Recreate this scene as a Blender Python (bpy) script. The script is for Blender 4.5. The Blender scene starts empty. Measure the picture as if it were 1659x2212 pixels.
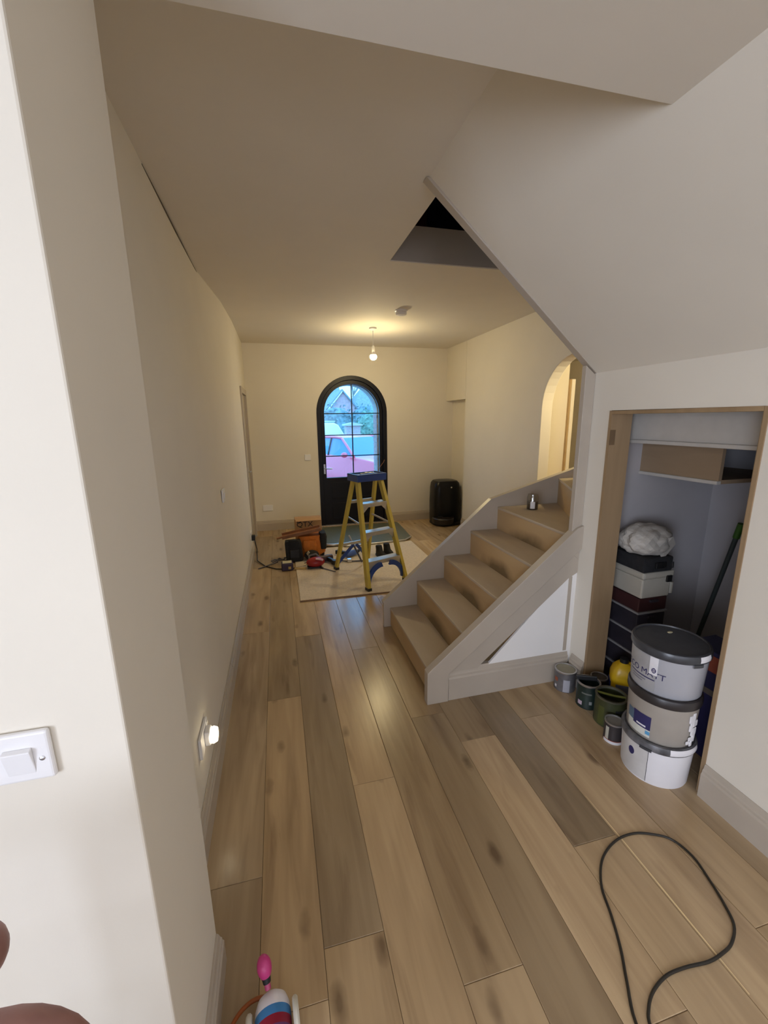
import bpy, bmesh, math, random
from mathutils import Vector, Matrix
R = math.radians
PI = math.pi
random.seed(7)
S = bpy.context.scene
COL = S.collection

# ------------------------------------------------------------------ camera
cd = bpy.data.cameras.new('camera')
cd.sensor_fit = 'HORIZONTAL'; cd.sensor_width = 36.0
cd.lens = 902.0/1659.0*36.0
cd.clip_start = 0.02; cd.clip_end = 300
cam = bpy.data.objects.new('camera', cd); COL.objects.link(cam)
ya, pi_, ro = R(14.0493), R(-12.5064), R(-0.7286)
F = Vector((math.sin(ya)*math.cos(pi_), math.cos(ya)*math.cos(pi_), math.sin(pi_)))
Rt = Vector((math.cos(ya), -math.sin(ya), 0)); Up = Rt.cross(F)
R2 = math.cos(ro)*Rt + math.sin(ro)*Up
U2 = -math.sin(ro)*Rt + math.cos(ro)*Up
cam.matrix_world = Matrix(((R2.x, U2.x, -F.x, 0), (R2.y, U2.y, -F.y, 0), (R2.z, U2.z, -F.z, 1.65), (0, 0, 0, 1)))
S.camera = cam

# ------------------------------------------------------------------ sky, exposure, window light
S.view_settings.view_transform = 'Standard'
S.view_settings.look = 'None'
S.view_settings.exposure = 0.18
S.view_settings.gamma = 1.0
S.view_settings.use_curve_mapping = False
try:
    S.cycles.use_denoising = True
    S.cycles.max_bounces = 10; S.cycles.diffuse_bounces = 6
    S.cycles.sample_clamp_indirect = 6.0
except Exception:
    pass
W = bpy.data.worlds.new('dusk_sky'); S.world = W; W.use_nodes = True
bg = W.node_tree.nodes['Background']
bg.inputs['Color'].default_value = (0.20, 0.57, 1.0, 1); bg.inputs['Strength'].default_value = 4.8

def area_light(name, loc, target, sx, sy, power, color):
    l = bpy.data.lights.new(name, 'AREA'); l.shape = 'RECTANGLE'; l.size = sx; l.size_y = sy
    l.energy = power; l.color = color
    o = bpy.data.objects.new(name, l); COL.objects.link(o); o.location = loc
    d = Vector(target)-Vector(loc); o.rotation_euler = d.to_track_quat('-Z', 'Y').to_euler()
    return o
area_light('back_window_light', (0.1, -3.36, 1.15), (0.1, 0, 1.15), 2.9, 1.9, 29, (0.70, 0.79, 1.0))
area_light('side_window_light', (-2.93, -2.1, 1.30), (1.0, -1.5, 1.30), 2.3, 1.9, 178, (0.74, 0.825, 1.0))

# ------------------------------------------------------------------ materials
MATS = {}
def nodes_of(name):
    m = bpy.data.materials.new(name); m.use_nodes = True
    nt = m.node_tree
    return m, nt, nt.nodes['Principled BSDF']
def setin(b, key, v):
    if key in b.inputs: b.inputs[key].default_value = v
def mat(name, col, rough=0.6, metal=0.0, var=0.08, scale=12.0, bump=0.0, bscale=200.0, coat=0.0, spec=None, alpha=None):
    """painted / plastic / metal surface: base colour with soft noise variation and optional fine relief"""
    if name in MATS: return MATS[name]
    m, nt, b = nodes_of(name)
    N = nt.nodes; L = nt.links
    tc = N.new('ShaderNodeTexCoord')
    nz = N.new('ShaderNodeTexNoise'); nz.inputs['Scale'].default_value = scale; nz.inputs['Detail'].default_value = 4
    L.new(tc.outputs['Object'], nz.inputs['Vector'])
    rp = N.new('ShaderNodeValToRGB')
    lo = [max(0, c*(1-var)) for c in col]; hi = [min(1, c*(1+var)) for c in col]
    rp.color_ramp.elements[0].color = (*lo, 1); rp.color_ramp.elements[1].color = (*hi, 1)
    rp.color_ramp.elements[0].position = 0.3; rp.color_ramp.elements[1].position = 0.7
    L.new(nz.outputs['Fac'], rp.inputs['Fac']); L.new(rp.outputs['Color'], b.inputs['Base Color'])
    b.inputs['Roughness'].default_value = rough; b.inputs['Metallic'].default_value = metal
    if coat: setin(b, 'Coat Weight', coat); setin(b, 'Coat Roughness', 0.15)
    if spec is not None: setin(b, 'Specular IOR Level', spec)
    if bump:
        n2 = N.new('ShaderNodeTexNoise'); n2.inputs['Scale'].default_value = bscale; n2.inputs['Detail'].default_value = 3
        L.new(tc.outputs['Object'], n2.inputs['Vector'])
        bp = N.new('ShaderNodeBump'); bp.inputs['Strength'].default_value = bump; bp.inputs['Distance'].default_value = 0.002
        L.new(n2.outputs['Fac'], bp.inputs['Height']); L.new(bp.outputs['Normal'], b.inputs['Normal'])
    MATS[name] = m
    return m
def emit(name, col, strength):
    m, nt, b = nodes_of(name)
    setin(b, 'Base Color', (*col, 1)); setin(b, 'Emission Color', (*col, 1)); setin(b, 'Emission Strength', strength)
    MATS[name] = m; return m
def glass(name, tint=(0.9, 0.95, 1.0), gloss=0.06, rough=0.02):
    m = bpy.data.materials.new(name); m.use_nodes = True
    nt = m.node_tree; N = nt.nodes; L = nt.links
    N.remove(N['Principled BSDF'])
    t = N.new('ShaderNodeBsdfTransparent'); t.inputs['Color'].default_value = (*tint, 1)
    g = N.new('ShaderNodeBsdfGlossy'); g.inputs['Roughness'].default_value = rough
    mx = N.new('ShaderNodeMixShader'); mx.inputs['Fac'].default_value = gloss
    L.new(t.outputs[0], mx.inputs[1]); L.new(g.outputs[0], mx.inputs[2])
    L.new(mx.outputs[0], N['Material Output'].inputs['Surface'])
    MATS[name] = m; return m
def wood(name, light, dark, sx=30.0, sy=2.0, rough=0.45, axis='Y', knots=True, vary=0.22):
    """wood: stretched grain, knots, per-object tint from object colour and random"""
    if name in MATS: return MATS[name]
    m, nt, b = nodes_of(name); N = nt.nodes; L = nt.links
    tc = N.new('ShaderNodeTexCoord'); oi = N.new('ShaderNodeObjectInfo')
    sc = N.new('ShaderNodeVectorMath'); sc.operation = 'SCALE'; sc.inputs['Scale'].default_value = 37.0
    cx = N.new('ShaderNodeCombineXYZ')
    L.new(oi.outputs['Random'], cx.inputs[0]); L.new(oi.outputs['Random'], cx.inputs[1]); L.new(oi.outputs['Random'], cx.inputs[2])
    L.new(cx.outputs[0], sc.inputs[0])
    ad = N.new('ShaderNodeVectorMath'); ad.operation = 'ADD'
    L.new(tc.outputs['Object'], ad.inputs[0]); L.new(sc.outputs[0], ad.inputs[1])
    def mapped(a, c):
        mp = N.new('ShaderNodeMapping')
        mp.inputs['Scale'].default_value = {'Y': (a, c, a), 'X': (c, a, a), 'Z': (a, a, c)}[axis]
        L.new(ad.outputs[0], mp.inputs['Vector']); return mp
    g1 = N.new('ShaderNodeTexNoise'); g1.inputs['Scale'].default_value = 1.0; g1.inputs['Detail'].default_value = 6; g1.inputs['Distortion'].default_value = 0.6
    L.new(mapped(sx, sy).outputs[0], g1.inputs['Vector'])
    g2 = N.new('ShaderNodeTexNoise'); g2.inputs['Scale'].default_value = 1.0; g2.inputs['Detail'].default_value = 3; g2.inputs['Distortion'].default_value = 0.8
    L.new(mapped(sx*0.22, sy*0.5).outputs[0], g2.inputs['Vector'])
    mxg = N.new('ShaderNodeMix'); mxg.data_type = 'FLOAT'; mxg.inputs[0].default_value = 0.65
    L.new(g1.outputs['Fac'], mxg.inputs[2]); L.new(g2.outputs['Fac'], mxg.inputs[3])
    rp = N.new('ShaderNodeValToRGB')
    rp.color_ramp.elements[0].color = (*dark, 1); rp.color_ramp.elements[1].color = (*light, 1)
    rp.color_ramp.elements[0].position = 0.30; rp.color_ramp.elements[1].position = 0.62
    L.new(mxg.outputs[0], rp.inputs['Fac'])
    last = rp.outputs['Color']
    if knots:
        st1 = N.new('ShaderNodeTexNoise'); st1.inputs['Scale'].default_value = 1.0; st1.inputs['Detail'].default_value = 4; st1.inputs['Distortion'].default_value = 1.2
        L.new(mapped(9.0, 1.1).outputs[0], st1.inputs['Vector'])
        sr = N.new('ShaderNodeMapRange'); sr.inputs[1].default_value = 0.56; sr.inputs[2].default_value = 0.74; sr.inputs[3].default_value = 0.0; sr.inputs[4].default_value = 0.62
        L.new(st1.outputs['Fac'], sr.inputs[0])
        ms = N.new('ShaderNodeMix'); ms.data_type = 'RGBA'
        L.new(sr.outputs[0], ms.inputs[0]); L.new(last, ms.inputs[6]); ms.inputs[7].default_value = (dark[0]*0.72, dark[1]*0.66, dark[2]*0.66, 1)
        last = ms.outputs[2]
        vo = N.new('ShaderNodeTexVoronoi'); vo.inputs['Scale'].default_value = 1.0
        L.new(mapped(6.5, 2.6).outputs[0], vo.inputs['Vector'])
        nk = N.new('ShaderNodeTexNoise'); nk.inputs['Scale'].default_value = 14.0
        L.new(ad.outputs[0], nk.inputs['Vector'])
        ma = N.new('ShaderNodeMath'); ma.operation = 'MULTIPLY_ADD'; ma.inputs[1].default_value = 0.16
        L.new(nk.outputs['Fac'], ma.inputs[0]); L.new(vo.outputs['Distance'], ma.inputs[2])
        kr = N.new('ShaderNodeMapRange'); kr.inputs[1].default_value = 0.13; kr.inputs[2].default_value = 0.25
        kr.inputs[3].default_value = 0.72; kr.inputs[4].default_value = 0.0
        L.new(ma.outputs[0], kr.inputs[0])
        mk = N.new('ShaderNodeMix'); mk.data_type = 'RGBA'
        L.new(kr.outputs[0], mk.inputs[0]); L.new(last, mk.inputs[6]); mk.inputs[7].default_value = (dark[0]*0.40, dark[1]*0.36, dark[2]*0.36, 1)
        last = mk.outputs[2]
    mt = N.new('ShaderNodeMix'); mt.data_type = 'RGBA'; mt.blend_type = 'MULTIPLY'; mt.inputs[0].default_value = 1.0
    L.new(last, mt.inputs[6]); L.new(oi.outputs['Color'], mt.inputs[7])
    hs = N.new('ShaderNodeHueSaturation')
    vr = N.new('ShaderNodeMapRange'); vr.inputs[3].default_value = 1-vary; vr.inputs[4].default_value = 1+vary
    L.new(oi.outputs['Random'], vr.inputs[0]); L.new(vr.outputs[0], hs.inputs['Value'])
    L.new(mt.outputs[2], hs.inputs['Color']); L.new(hs.outputs['Color'], b.inputs['Base Color'])
    b.inputs['Roughness'].default_value = rough
    bp = N.new('ShaderNodeBump'); bp.inputs['Strength'].default_value = 0.12; bp.inputs['Distance'].default_value = 0.001
    L.new(g1.outputs['Fac'], bp.inputs['Height']); L.new(bp.outputs['Normal'], b.inputs['Normal'])
    MATS[name] = m; return m

WALL = mat('cream_wall_paint', (0.76, 0.71, 0.62), 0.75, var=0.015, scale=3, bump=0.05, bscale=260)
CEIL = mat('ceiling_paint', (0.76, 0.71, 0.63), 0.8, var=0.015, scale=3, bump=0.05, bscale=260)
TRIM = mat('taupe_trim_paint', (0.47, 0.41, 0.34), 0.33, var=0.03, scale=8, bump=0.03)
WHITE = mat('white_plastic', (0.82, 0.81, 0.82), 0.35, var=0.01)
PANEL = mat('white_panel_paint', (0.88, 0.86, 0.84), 0.7, var=0.015, scale=4)
GREYW = mat('unpainted_grey_plaster', (0.44, 0.42, 0.43), 0.85, var=0.05, scale=3)
DARKW = mat('landing_wall_shade', (0.045, 0.045, 0.05), 0.9)  # near-black colour stands in for the landing being unlit
FASC = mat('stairwell_fascia_paint', (0.44, 0.40, 0.36), 0.8, var=0.05, scale=4)
OAK = wood('oak_floor_planks', (0.53, 0.385, 0.225), (0.325, 0.22, 0.122), 24, 1.5, 0.25)
MDF = wood('bare_stair_board', (0.52, 0.37, 0.20), (0.42, 0.285, 0.15), 10, 2.0, 0.6, 'Y', False, 0.08)
TRD = wood('bare_tread_board', (0.53, 0.44, 0.33), (0.43, 0.345, 0.25), 10, 2.0, 0.5, 'Y', False, 0.05)
RAW = wood('raw_door_lining', (0.36, 0.245, 0.135), (0.26, 0.17, 0.09), 30, 2.0, 0.6, 'Z', False, 0.05)
BLACKD = mat('black_door_paint', (0.006, 0.006, 0.011), 0.42, var=0.1, spec=0.3)
BLACK = mat('black_plastic', (0.010, 0.010, 0.011), 0.45, var=0.2)
BLACKS = mat('black_fabric', (0.012, 0.012, 0.014), 0.9, var=0.3, scale=40, bump=0.3)
CHROME = mat('brushed_metal', (0.62, 0.62, 0.64), 0.32, 0.9, var=0.06)
SUB = mat('subfloor', (0.10, 0.07, 0.045), 0.9)
CONC = mat('unseen_slab', (0.5, 0.48, 0.44), 0.9)

# ------------------------------------------------------------------ mesh helpers
class MB:
    def __init__(s): s.v = []; s.f = []; s.m = []
    def add(s, vs, fs, mi=0):
        o = len(s.v); s.v += [tuple(p) for p in vs]
        for f in fs: s.f.append([i+o for i in f]); s.m.append(mi)
        return s
    def box(s, x0, x1, y0, y1, z0, z1, mi=0):
        return s.add([(x0,y0,z0),(x1,y0,z0),(x1,y1,z0),(x0,y1,z0),(x0,y0,z1),(x1,y0,z1),(x1,y1,z1),(x0,y1,z1)],
            [(0,3,2,1),(4,5,6,7),(0,1,5,4),(1,2,6,5),(2,3,7,6),(3,0,4,7)], mi)
    def obox(s, M, hx, hy, hz, mi=0):
        vs = [M @ Vector((a*hx, b*hy, c*hz)) for c in (-1,1) for (a,b) in ((-1,-1),(1,-1),(1,1),(-1,1))]
        return s.add(vs, [(0,3,2,1),(4,5,6,7),(0,1,5,4),(1,2,6,5),(2,3,7,6),(3,0,4,7)], mi)
    def beam(s, p, q, w, d, side=(0,0,1), mi=0):
        p = Vector(p); q = Vector(q); z = (q-p).normalized(); sd = Vector(side)
        x = sd - z*sd.dot(z)
        if x.length < 1e-5: x = Vector((1,0,0)) - z*z.x
        x.normalize(); y = z.cross(x)
        M = Matrix((( x.x,y.x,z.x,(p.x+q.x)/2),(x.y,y.y,z.y,(p.y+q.y)/2),(x.z,y.z,z.z,(p.z+q.z)/2),(0,0,0,1)))
        return s.obox(M, w/2, d/2, (q-p).length/2, mi)
    def prism(s, poly, axis, a, b, mi=0):
        """poly in the other two axes, in XYZ order; extruded along axis from a to b"""
        def P(u, v, t): return (t,u,v) if axis == 0 else ((u,t,v) if axis == 1 else (u,v,t))
        n = len(poly)
        vs = [P(u,v,a) for u,v in poly]+[P(u,v,b) for u,v in poly]
        fs = [list(range(n))[::-1], list(range(n,2*n))]+[(i,(i+1)%n,(i+1)%n+n,i+n) for i in range(n)]
        return s.add(vs, fs, mi)
    def lathe(s, prof, c=(0,0,0), n=24, M=None, mi=0, a0=0, a1=2*PI, caps=True):
        full = abs(a1-a0-2*PI) < 1e-6
        k = n if full else n+1
        vs = []; c = Vector(c)
        for r, z in prof:
            for i in range(k):
                a = a0+(a1-a0)*i/n
                p = Vector((r*math.cos(a), r*math.sin(a), z))
                if M: p = M @ p
                vs.append(p+c)
        fs = []
        for j in range(len(prof)-1):
            for i in range(n):
                i2 = (i+1)%k
                fs.append((j*k+i, j*k+i2, (j+1)*k+i2, (j+1)*k+i))
        if caps and full:
            if prof[0][0] > 1e-6: fs.append(tuple(range(k))[::-1])
            if prof[-1][0] > 1e-6: fs.append(tuple(range((len(prof)-1)*k, len(prof)*k)))
        return s.add(vs, fs, mi)
    def tube(s, pts, r, n=8, closed=False, mi=0):
        pts = [Vector(p) for p in pts]; m = len(pts); vs = []
        rr = r if isinstance(r, (list, tuple)) else [r]*m
        up = Vector((0,0,1)); px = None
        for i, p in enumerate(pts):
            t = (pts[(i+1)%m]-pts[i-1]) if closed else (pts[min(i+1,m-1)]-pts[max(i-1,0)])
            t.normalize()
            x = px - t*px.dot(t) if px else (up-t*up.dot(t) if abs(t.z) < 0.95 else Vector((1,0,0))-t*t.x)
            x.normalize(); px = x; y = t.cross(x)
            for k in range(n):
                a = 2*PI*k/n; vs.append(p+(x*math.cos(a)+y*math.sin(a))*rr[i])
        fs = []
        for i in range(m if closed else m-1):
            j = (i+1)%m
            for k in range(n): fs.append((i*n+k, i*n+(k+1)%n, j*n+(k+1)%n, j*n+k))
        if not closed: fs += [tuple(range(n))[::-1], tuple(range((m-1)*n, m*n))]
        return s.add(vs, fs, mi)
    def ball(s, c, rx, ry=None, rz=None, n=16, k=10, M=None, mi=0):
        ry = ry or rx; rz = rz or rx; vs = []; c = Vector(c)
        for j in range(k+1):
            t = PI*j/k
            for i in range(n):
                a = 2*PI*i/n
                p = Vector((rx*math.sin(t)*math.cos(a), ry*math.sin(t)*math.sin(a), rz*math.cos(t)))
                vs.append((M @ p if M else p)+c)
        fs = [(j*n+i, (j+1)*n+i, (j+1)*n+(i+1)%n, j*n+(i+1)%n) for j in range(k) for i in range(n)]
        return s.add(vs, fs, mi)
    def sweep_rounded(s, levels, n=28, p=4.0, c=(0,0), mi=0):
        """stack of superellipse sections (z, half x, half y, dx, dy)"""
        vs = []
        for z, hx, hy, dx, dy in levels:
            for i in range(n):
                a = 2*PI*i/n; ca, sa = math.cos(a), math.sin(a)
                vs.append((c[0]+dx+hx*math.copysign(abs(ca)**(2/p), ca), c[1]+dy+hy*math.copysign(abs(sa)**(2/p), sa), z))
        m = len(levels)
        fs = [(j*n+i, j*n+(i+1)%n, (j+1)*n+(i+1)%n, (j+1)*n+i) for j in range(m-1) for i in range(n)]
        fs += [tuple(range(n))[::-1], tuple(range((m-1)*n, m*n))]
        return s.add(vs, fs, mi)
    def build(s, name, mats, parent=None, bevel=0.0, smooth=None, segs=2):
        me = bpy.data.meshes.new(name); me.from_pydata(s.v, [], s.f)
        if not isinstance(mats, (list, tuple)): mats = [mats]
        for m in mats: me.materials.append(m)
        me.polygons.foreach_set('material_index', s.m)
        bm = bmesh.new(); bm.from_mesh(me)
        bmesh.ops.remove_doubles(bm, verts=bm.verts, dist=1e-6)
        bmesh.ops.recalc_face_normals(bm, faces=bm.faces)
        bm.to_mesh(me); bm.free()
        if smooth:
            me.polygons.foreach_set('use_smooth', [True]*len(me.polygons))
            try: me.set_sharp_from_angle(angle=R(smooth))
            except Exception: pass
        me.update()
        o = bpy.data.objects.new(name, me); COL.objects.link(o)
        if parent is not None:
            o.parent = parent; o.matrix_parent_inverse = Matrix.Translation(-world_loc(parent)) if not parent.get('_local') else Matrix.Identity(4)
        if bevel:
            b = o.modifiers.new('edge', 'BEVEL'); b.width = bevel; b.segments = segs; b.limit_method = 'ANGLE'; b.angle_limit = R(35)
        return o
def world_loc(o):
    v = Vector(o.location)
    while o.parent is not None:
        v = v + o.matrix_parent_inverse.translation + o.parent.location if False else v
        o = o.parent
    return Vector(v)
def thing(name, label, cat, loc=(0,0,0), rz=0.0, group=None, local=False):
    """Empty at the thing's base; with local=True parts are built in the thing's own frame"""
    o = bpy.data.objects.new(name, None); COL.objects.link(o); o.empty_display_size = 0.05
    o.location = loc; o.rotation_euler = (0, 0, rz)
    o['label'] = label; o['category'] = cat
    if group: o['group'] = group
    if local: o['_local'] = 1
    return o
def tag(o, label, cat, group=None, kind=None):
    o['label'] = label; o['category'] = cat
    if group: o['group'] = group
    if kind: o['kind'] = kind
    return o
def struct(o, label=None, cat=None):
    o['kind'] = 'structure'
    if label: o['label'] = label
    if cat: o['category'] = cat
    return o
def sub(o_parent, mb, name, m, **kw):
    """part built in world coordinates under a mesh or empty that sits at the origin"""
    o = mb.build(name, m, None, **kw); o.parent = o_parent
    if o_parent.type == 'EMPTY' and not o_parent.get('_local'):
        o.matrix_parent_inverse = Matrix.Translation(o_parent.location).inverted()
    return o
def arc(cx, cz, r, a0, a1, n):
    return [(cx+r*math.cos(a0+(a1-a0)*i/n), cz+r*math.sin(a0+(a1-a0)*i/n)) for i in range(n+1)]
def copy_tree(o, parent=None):
    c = o.copy(); COL.objects.link(c)
    if parent is not None: c.parent = parent
    for ch in [x for x in S.objects if x.parent == o]: copy_tree(ch, c)
    return c
def text_mesh(s, size, fn):
    """mesh of a word; fn maps (x along, y up) to a 3-D point"""
    cu = bpy.data.curves.new('word', 'FONT'); cu.body = s; cu.size = size; cu.align_x = 'CENTER'; cu.resolution_u = 3
    to = bpy.data.objects.new('word', cu); COL.objects.link(to)
    dg = bpy.context.evaluated_depsgraph_get(); dg.update()
    me = bpy.data.meshes.new_from_object(to.evaluated_get(dg))
    bpy.data.objects.remove(to)
    bm = bmesh.new(); bm.from_mesh(me)
    bmesh.ops.triangulate(bm, faces=bm.faces)
    bmesh.ops.subdivide_edges(bm, edges=[e for e in bm.edges if e.calc_length() > size*0.25], cuts=1)
    mb = MB(); bm.verts.index_update()
    mb.add([fn(v.co.x, v.co.y) for v in bm.verts], [[v.index for v in f.verts] for f in bm.faces])
    bm.free(); bpy.data.meshes.remove(me)
    return mb

# key dimensions (metres); camera over the origin, Y towards the front door
XL, XLT = -0.385, -0.47         # hall left wall at the floor / near its top
XJ, YJ0, YJ1 = -0.281, 0.703, 1.08
ZS, ZC = 2.45, 2.72
XR, ZW, YS = 1.731, 1.885, 2.056
XH, YB = 2.687, 6.50
YC0, YC1, ZCL = 1.178, 1.905, 1.662

# ------------------------------------------------------------------ structure: walls
# left wall of the hall, bulging outwards a little near its top
mb = MB(); ys = [1.08, 1.6, 2.2, 2.9, 3.55, 4.4, 5.15, 5.42]
xt = [-0.47, -0.475, -0.48, -0.49, -0.492, -0.42, -0.398, -0.397]
zz = [0.0, 0.9, 1.8, 2.4, 2.74]; ww = [0.0, 0.08, 0.35, 0.75, 1.0]
n = len(ys); vs = []
for y, x in zip(ys, xt):
    for z, w in zip(zz, ww): vs.append((XL+(x-XL)*w, y, z))
k = len(zz); fs = [(i*k+j, (i+1)*k+j, (i+1)*k+j+1, i*k+j+1) for i in range(n-1) for j in range(k-1)]
vs2 = [(-0.62, y, z) for y in ys for z in zz]; o_ = len(vs)
fs += [tuple(a+o_ for a in f[::-1]) for f in fs]
for i in range(n-1):
    fs += [(i*k, i*k+o_, (i+1)*k+o_, (i+1)*k), (i*k+k-1, (i+1)*k+k-1, (i+1)*k+k-1+o_, i*k+k-1+o_)]
for j in range(k-1):
    fs += [(j, j+1, j+1+o_, j+o_), ((n-1)*k+j, (n-1)*k+j+o_, (n-1)*k+j+1+o_, (n-1)*k+j+1)]
mb.add(vs+vs2, fs)
wl = struct(mb.build('wall_left', WALL, smooth=40))
# settlement crack between wall and ceiling, its inner shade drawn as a thin dark strip
CR = mat('crack_shadow_gap', (0.10, 0.08, 0.06), 0.9)
mb = MB()
cp = [(-0.4775, 2.22, 2.7135), (-0.482, 2.6, 2.7135), (-0.486, 2.9, 2.7135), (-0.489, 3.3, 2.7135), (-0.488, 3.6, 2.7135)]
mb.tube(cp, [0.0015, 0.004, 0.0045, 0.003, 0.001], 6)
sub(wl, mb, 'plaster_crack', CR)
# wall beyond the left door
b_ = MB().box(-0.62, -0.397, 6.24, 6.62, 0, 2.74); b_.box(-0.62, -0.397, 5.42, 6.24, 2.065, 2.74)
struct(b_.build('wall_left_far', WALL))
# front wall with arched door opening
DX, DR, DS = 1.145, 0.545, 1.755
poly = [(-0.62, 0), (DX-DR, 0), (DX-DR, DS)] + arc(DX, DS, DR, PI, 0, 24)[1:-1] + [(DX+DR, DS), (DX+DR, 0), (2.95, 0), (2.95, 2.74), (-0.62, 2.74)]
struct(MB().prism(poly, 1, YB, YB+0.13).build('wall_front', WALL))
# right wall of the hall with arched opening, and the recess by the front wall
AY, AR, AZ = 3.45, 0.48, 1.745
poly = [(2.056, 0), (AY-AR, 0), (AY-AR, AZ)] + arc(AY, AZ, AR, PI, 0, 20)[1:-1] + [(AY+AR, AZ), (AY+AR, 0), (5.79, 0), (5.79, 2.74), (2.056, 2.74)]
struct(MB().prism(poly, 0, XH, XH+0.125).build('wall_right', WALL, bevel=0.006))
b_ = MB().box(XH, 2.95, 5.79, YB, 1.925, 2.74); b_.box(2.80, 2.95, 5.70, YB, 0, 1.925)
struct(b_.build('wall_right_recess', WALL))
# room beyond the arch
b_ = MB().box(4.6, 4.7, 1.2, 6.4, 0, 2.74); b_.box(2.95, 4.6, 6.3, 6.4, 0, 2.74); b_.box(2.812, 4.6, 1.2, 1.3, 0, 2.74)
struct(b_.build('wall_side_room', WALL))
b_ = MB().box(2.812, 3.512, 4.62, 4.72, 0, 2.74)
struct(b_.build('wall_side_room_return', WALL))
struct(MB().box(2.812, 4.7, 1.2, 6.4, 2.5, 2.74).build('ceiling_side_room', CEIL))
LINE = mat('wooden_door_casing', (0.40, 0.28, 0.14), 0.5)
tr1 = struct(MB().box(3.532, 3.58, 4.58, 4.72, 0, 2.10).build('trim_1', WALL, bevel=0.003))
sub(tr1, MB().box(3.512, 3.532, 4.585, 4.72, 0, 2.10), 'door_stop', LINE, bevel=0.002)
# wall with the under-stairs cupboard
b_ = MB().box(XR, XR+0.11, -3.4, YC0-0.018, 0, ZW); b_.box(XR, XR+0.11, YC1+0.018, YS+0.031, 0, ZW); b_.box(XR, XR+0.11, YC0-0.018, YC1+0.018, ZCL+0.018, ZW)
struct(b_.build('wall_right_near', WALL))
# sloping underside of the upper flight
SL = (2.72-ZW)/(XR-0.747)
mb = MB(); zt = 2.78
x_t = XR-(zt-ZW)/SL
mb.prism([(XR, ZW), (x_t, zt), (x_t+0.12, zt+0.1), (XR+0.11, ZW+0.03)], 1, -3.4, YS)
struct(mb.build('ceiling_sloped', WALL))
# trim board along the edge of the upper flight
x_e = 0.735; z_e = 2.718
mb = MB(); mb.prism([(XR+0.012, ZW-0.012), (XR+0.012, ZW+0.022), (x_e+0.055, z_e), (x_e-0.005, z_e)], 1, YS-0.006, YS+0.045)
struct(mb.build('trim_2', TRIM, bevel=0.003))
# outer string of the upper flight above the trim
mb = MB(); mb.prism([(XR+0.1, ZW+0.02), (XR+0.1, 3.6), (0.6, 3.6), (x_e+0.06, 2.75)], 1, YS+0.001, YS+0.03)
struct(mb.build('trim_3', TRIM))
# near opening: pier with the light switch and the lower ceiling it carries
struct(MB().box(-3.0, XJ, YJ0, YJ1, 0, ZS).build('wall_pier', WALL, bevel=0.004))
struct(MB().box(-3.0, 1.75, -3.5, YJ1, ZS, 2.95).build('ceiling_near', CEIL, bevel=0.003))
# near room behind the camera
b_ = MB().box(-3.1, -3.0, -3.5, YJ1, 0, ZS)
struct(b_.build('wall_near_left', WALL))
b_ = MB().box(-3.1, -1.4, -3.5, -3.4, 0, ZS); b_.box(1.6, 1.9, -3.5, -3.4, 0, ZS); b_.box(-1.4, 1.6, -3.5, -3.4, 2.15, ZS); b_.box(-1.4, 1.6, -3.5, -3.4, 0, 0.15)
struct(b_.build('wall_back', WALL))
w1 = MB().box(-1.4, -1.34, -3.5, -3.42, 0.15, 2.15); w1.box(1.54, 1.6, -3.5, -3.42, 0.15, 2.15); w1.box(-1.34, 1.54, -3.5, -3.42, 0.15, 0.21); w1.box(-1.34, 1.54, -3.5, -3.42, 2.09, 2.15); w1.box(0.07, 0.13, -3.5, -3.42, 0.21, 2.09)
w1 = struct(w1.build('window_1', BLACKD))
sub(w1, MB().box(-1.34, 1.54, -3.47, -3.46, 0.21, 2.09), 'glass_pane', glass('garden_glass'))
sub(w1, MB().box(-1.40, 1.60, -3.405, -3.40, 0.15, 2.15), 'sky_block_blind', PANEL)  # unseen blind added to keep blue sky light out of the near room
w2 = struct(MB().box(-3.0, -2.985, -3.1, -0.7, 0.30, 2.30).build('window_2', WHITE))
# hall ceiling with the stairwell void
b_ = MB().box(-0.62, 0.80, YJ1, YS, ZC, 2.95); b_.box(-0.62, 0.837, YS, 3.086, ZC, 2.95); b_.box(-0.62, 2.95, 3.086, 6.62, ZC, 2.95)
struct(b_.build('ceiling', CEIL))
struct(MB().box(0.837, 2.687, 3.080, 3.0862, ZC+0.006, 2.95).build('trim_4', FASC))
# dark landing above the void
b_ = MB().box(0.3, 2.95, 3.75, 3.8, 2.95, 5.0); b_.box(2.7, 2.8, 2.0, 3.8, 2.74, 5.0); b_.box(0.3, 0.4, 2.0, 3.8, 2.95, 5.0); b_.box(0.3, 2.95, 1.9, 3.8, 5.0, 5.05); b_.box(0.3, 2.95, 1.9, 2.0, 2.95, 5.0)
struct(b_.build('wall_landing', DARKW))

b_ = MB().box(2.80, 2.95, -3.5, 2.056, 0, 5.0); b_.box(0.3, 0.4, -3.5, 2.0, 2.95, 5.0); b_.box(0.3, 2.95, -3.6, -3.5, 0, 5.0)  # unseen walls added to shut sky light out of the stairwell
struct(b_.build('wall_sky_block', DARKW))
struct(MB().box(0.3, 2.95, -3.6, 1.9, 5.0, 5.05).build('ceiling_sky_block', DARKW))  # unseen roof added over them to block the sky as well
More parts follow.
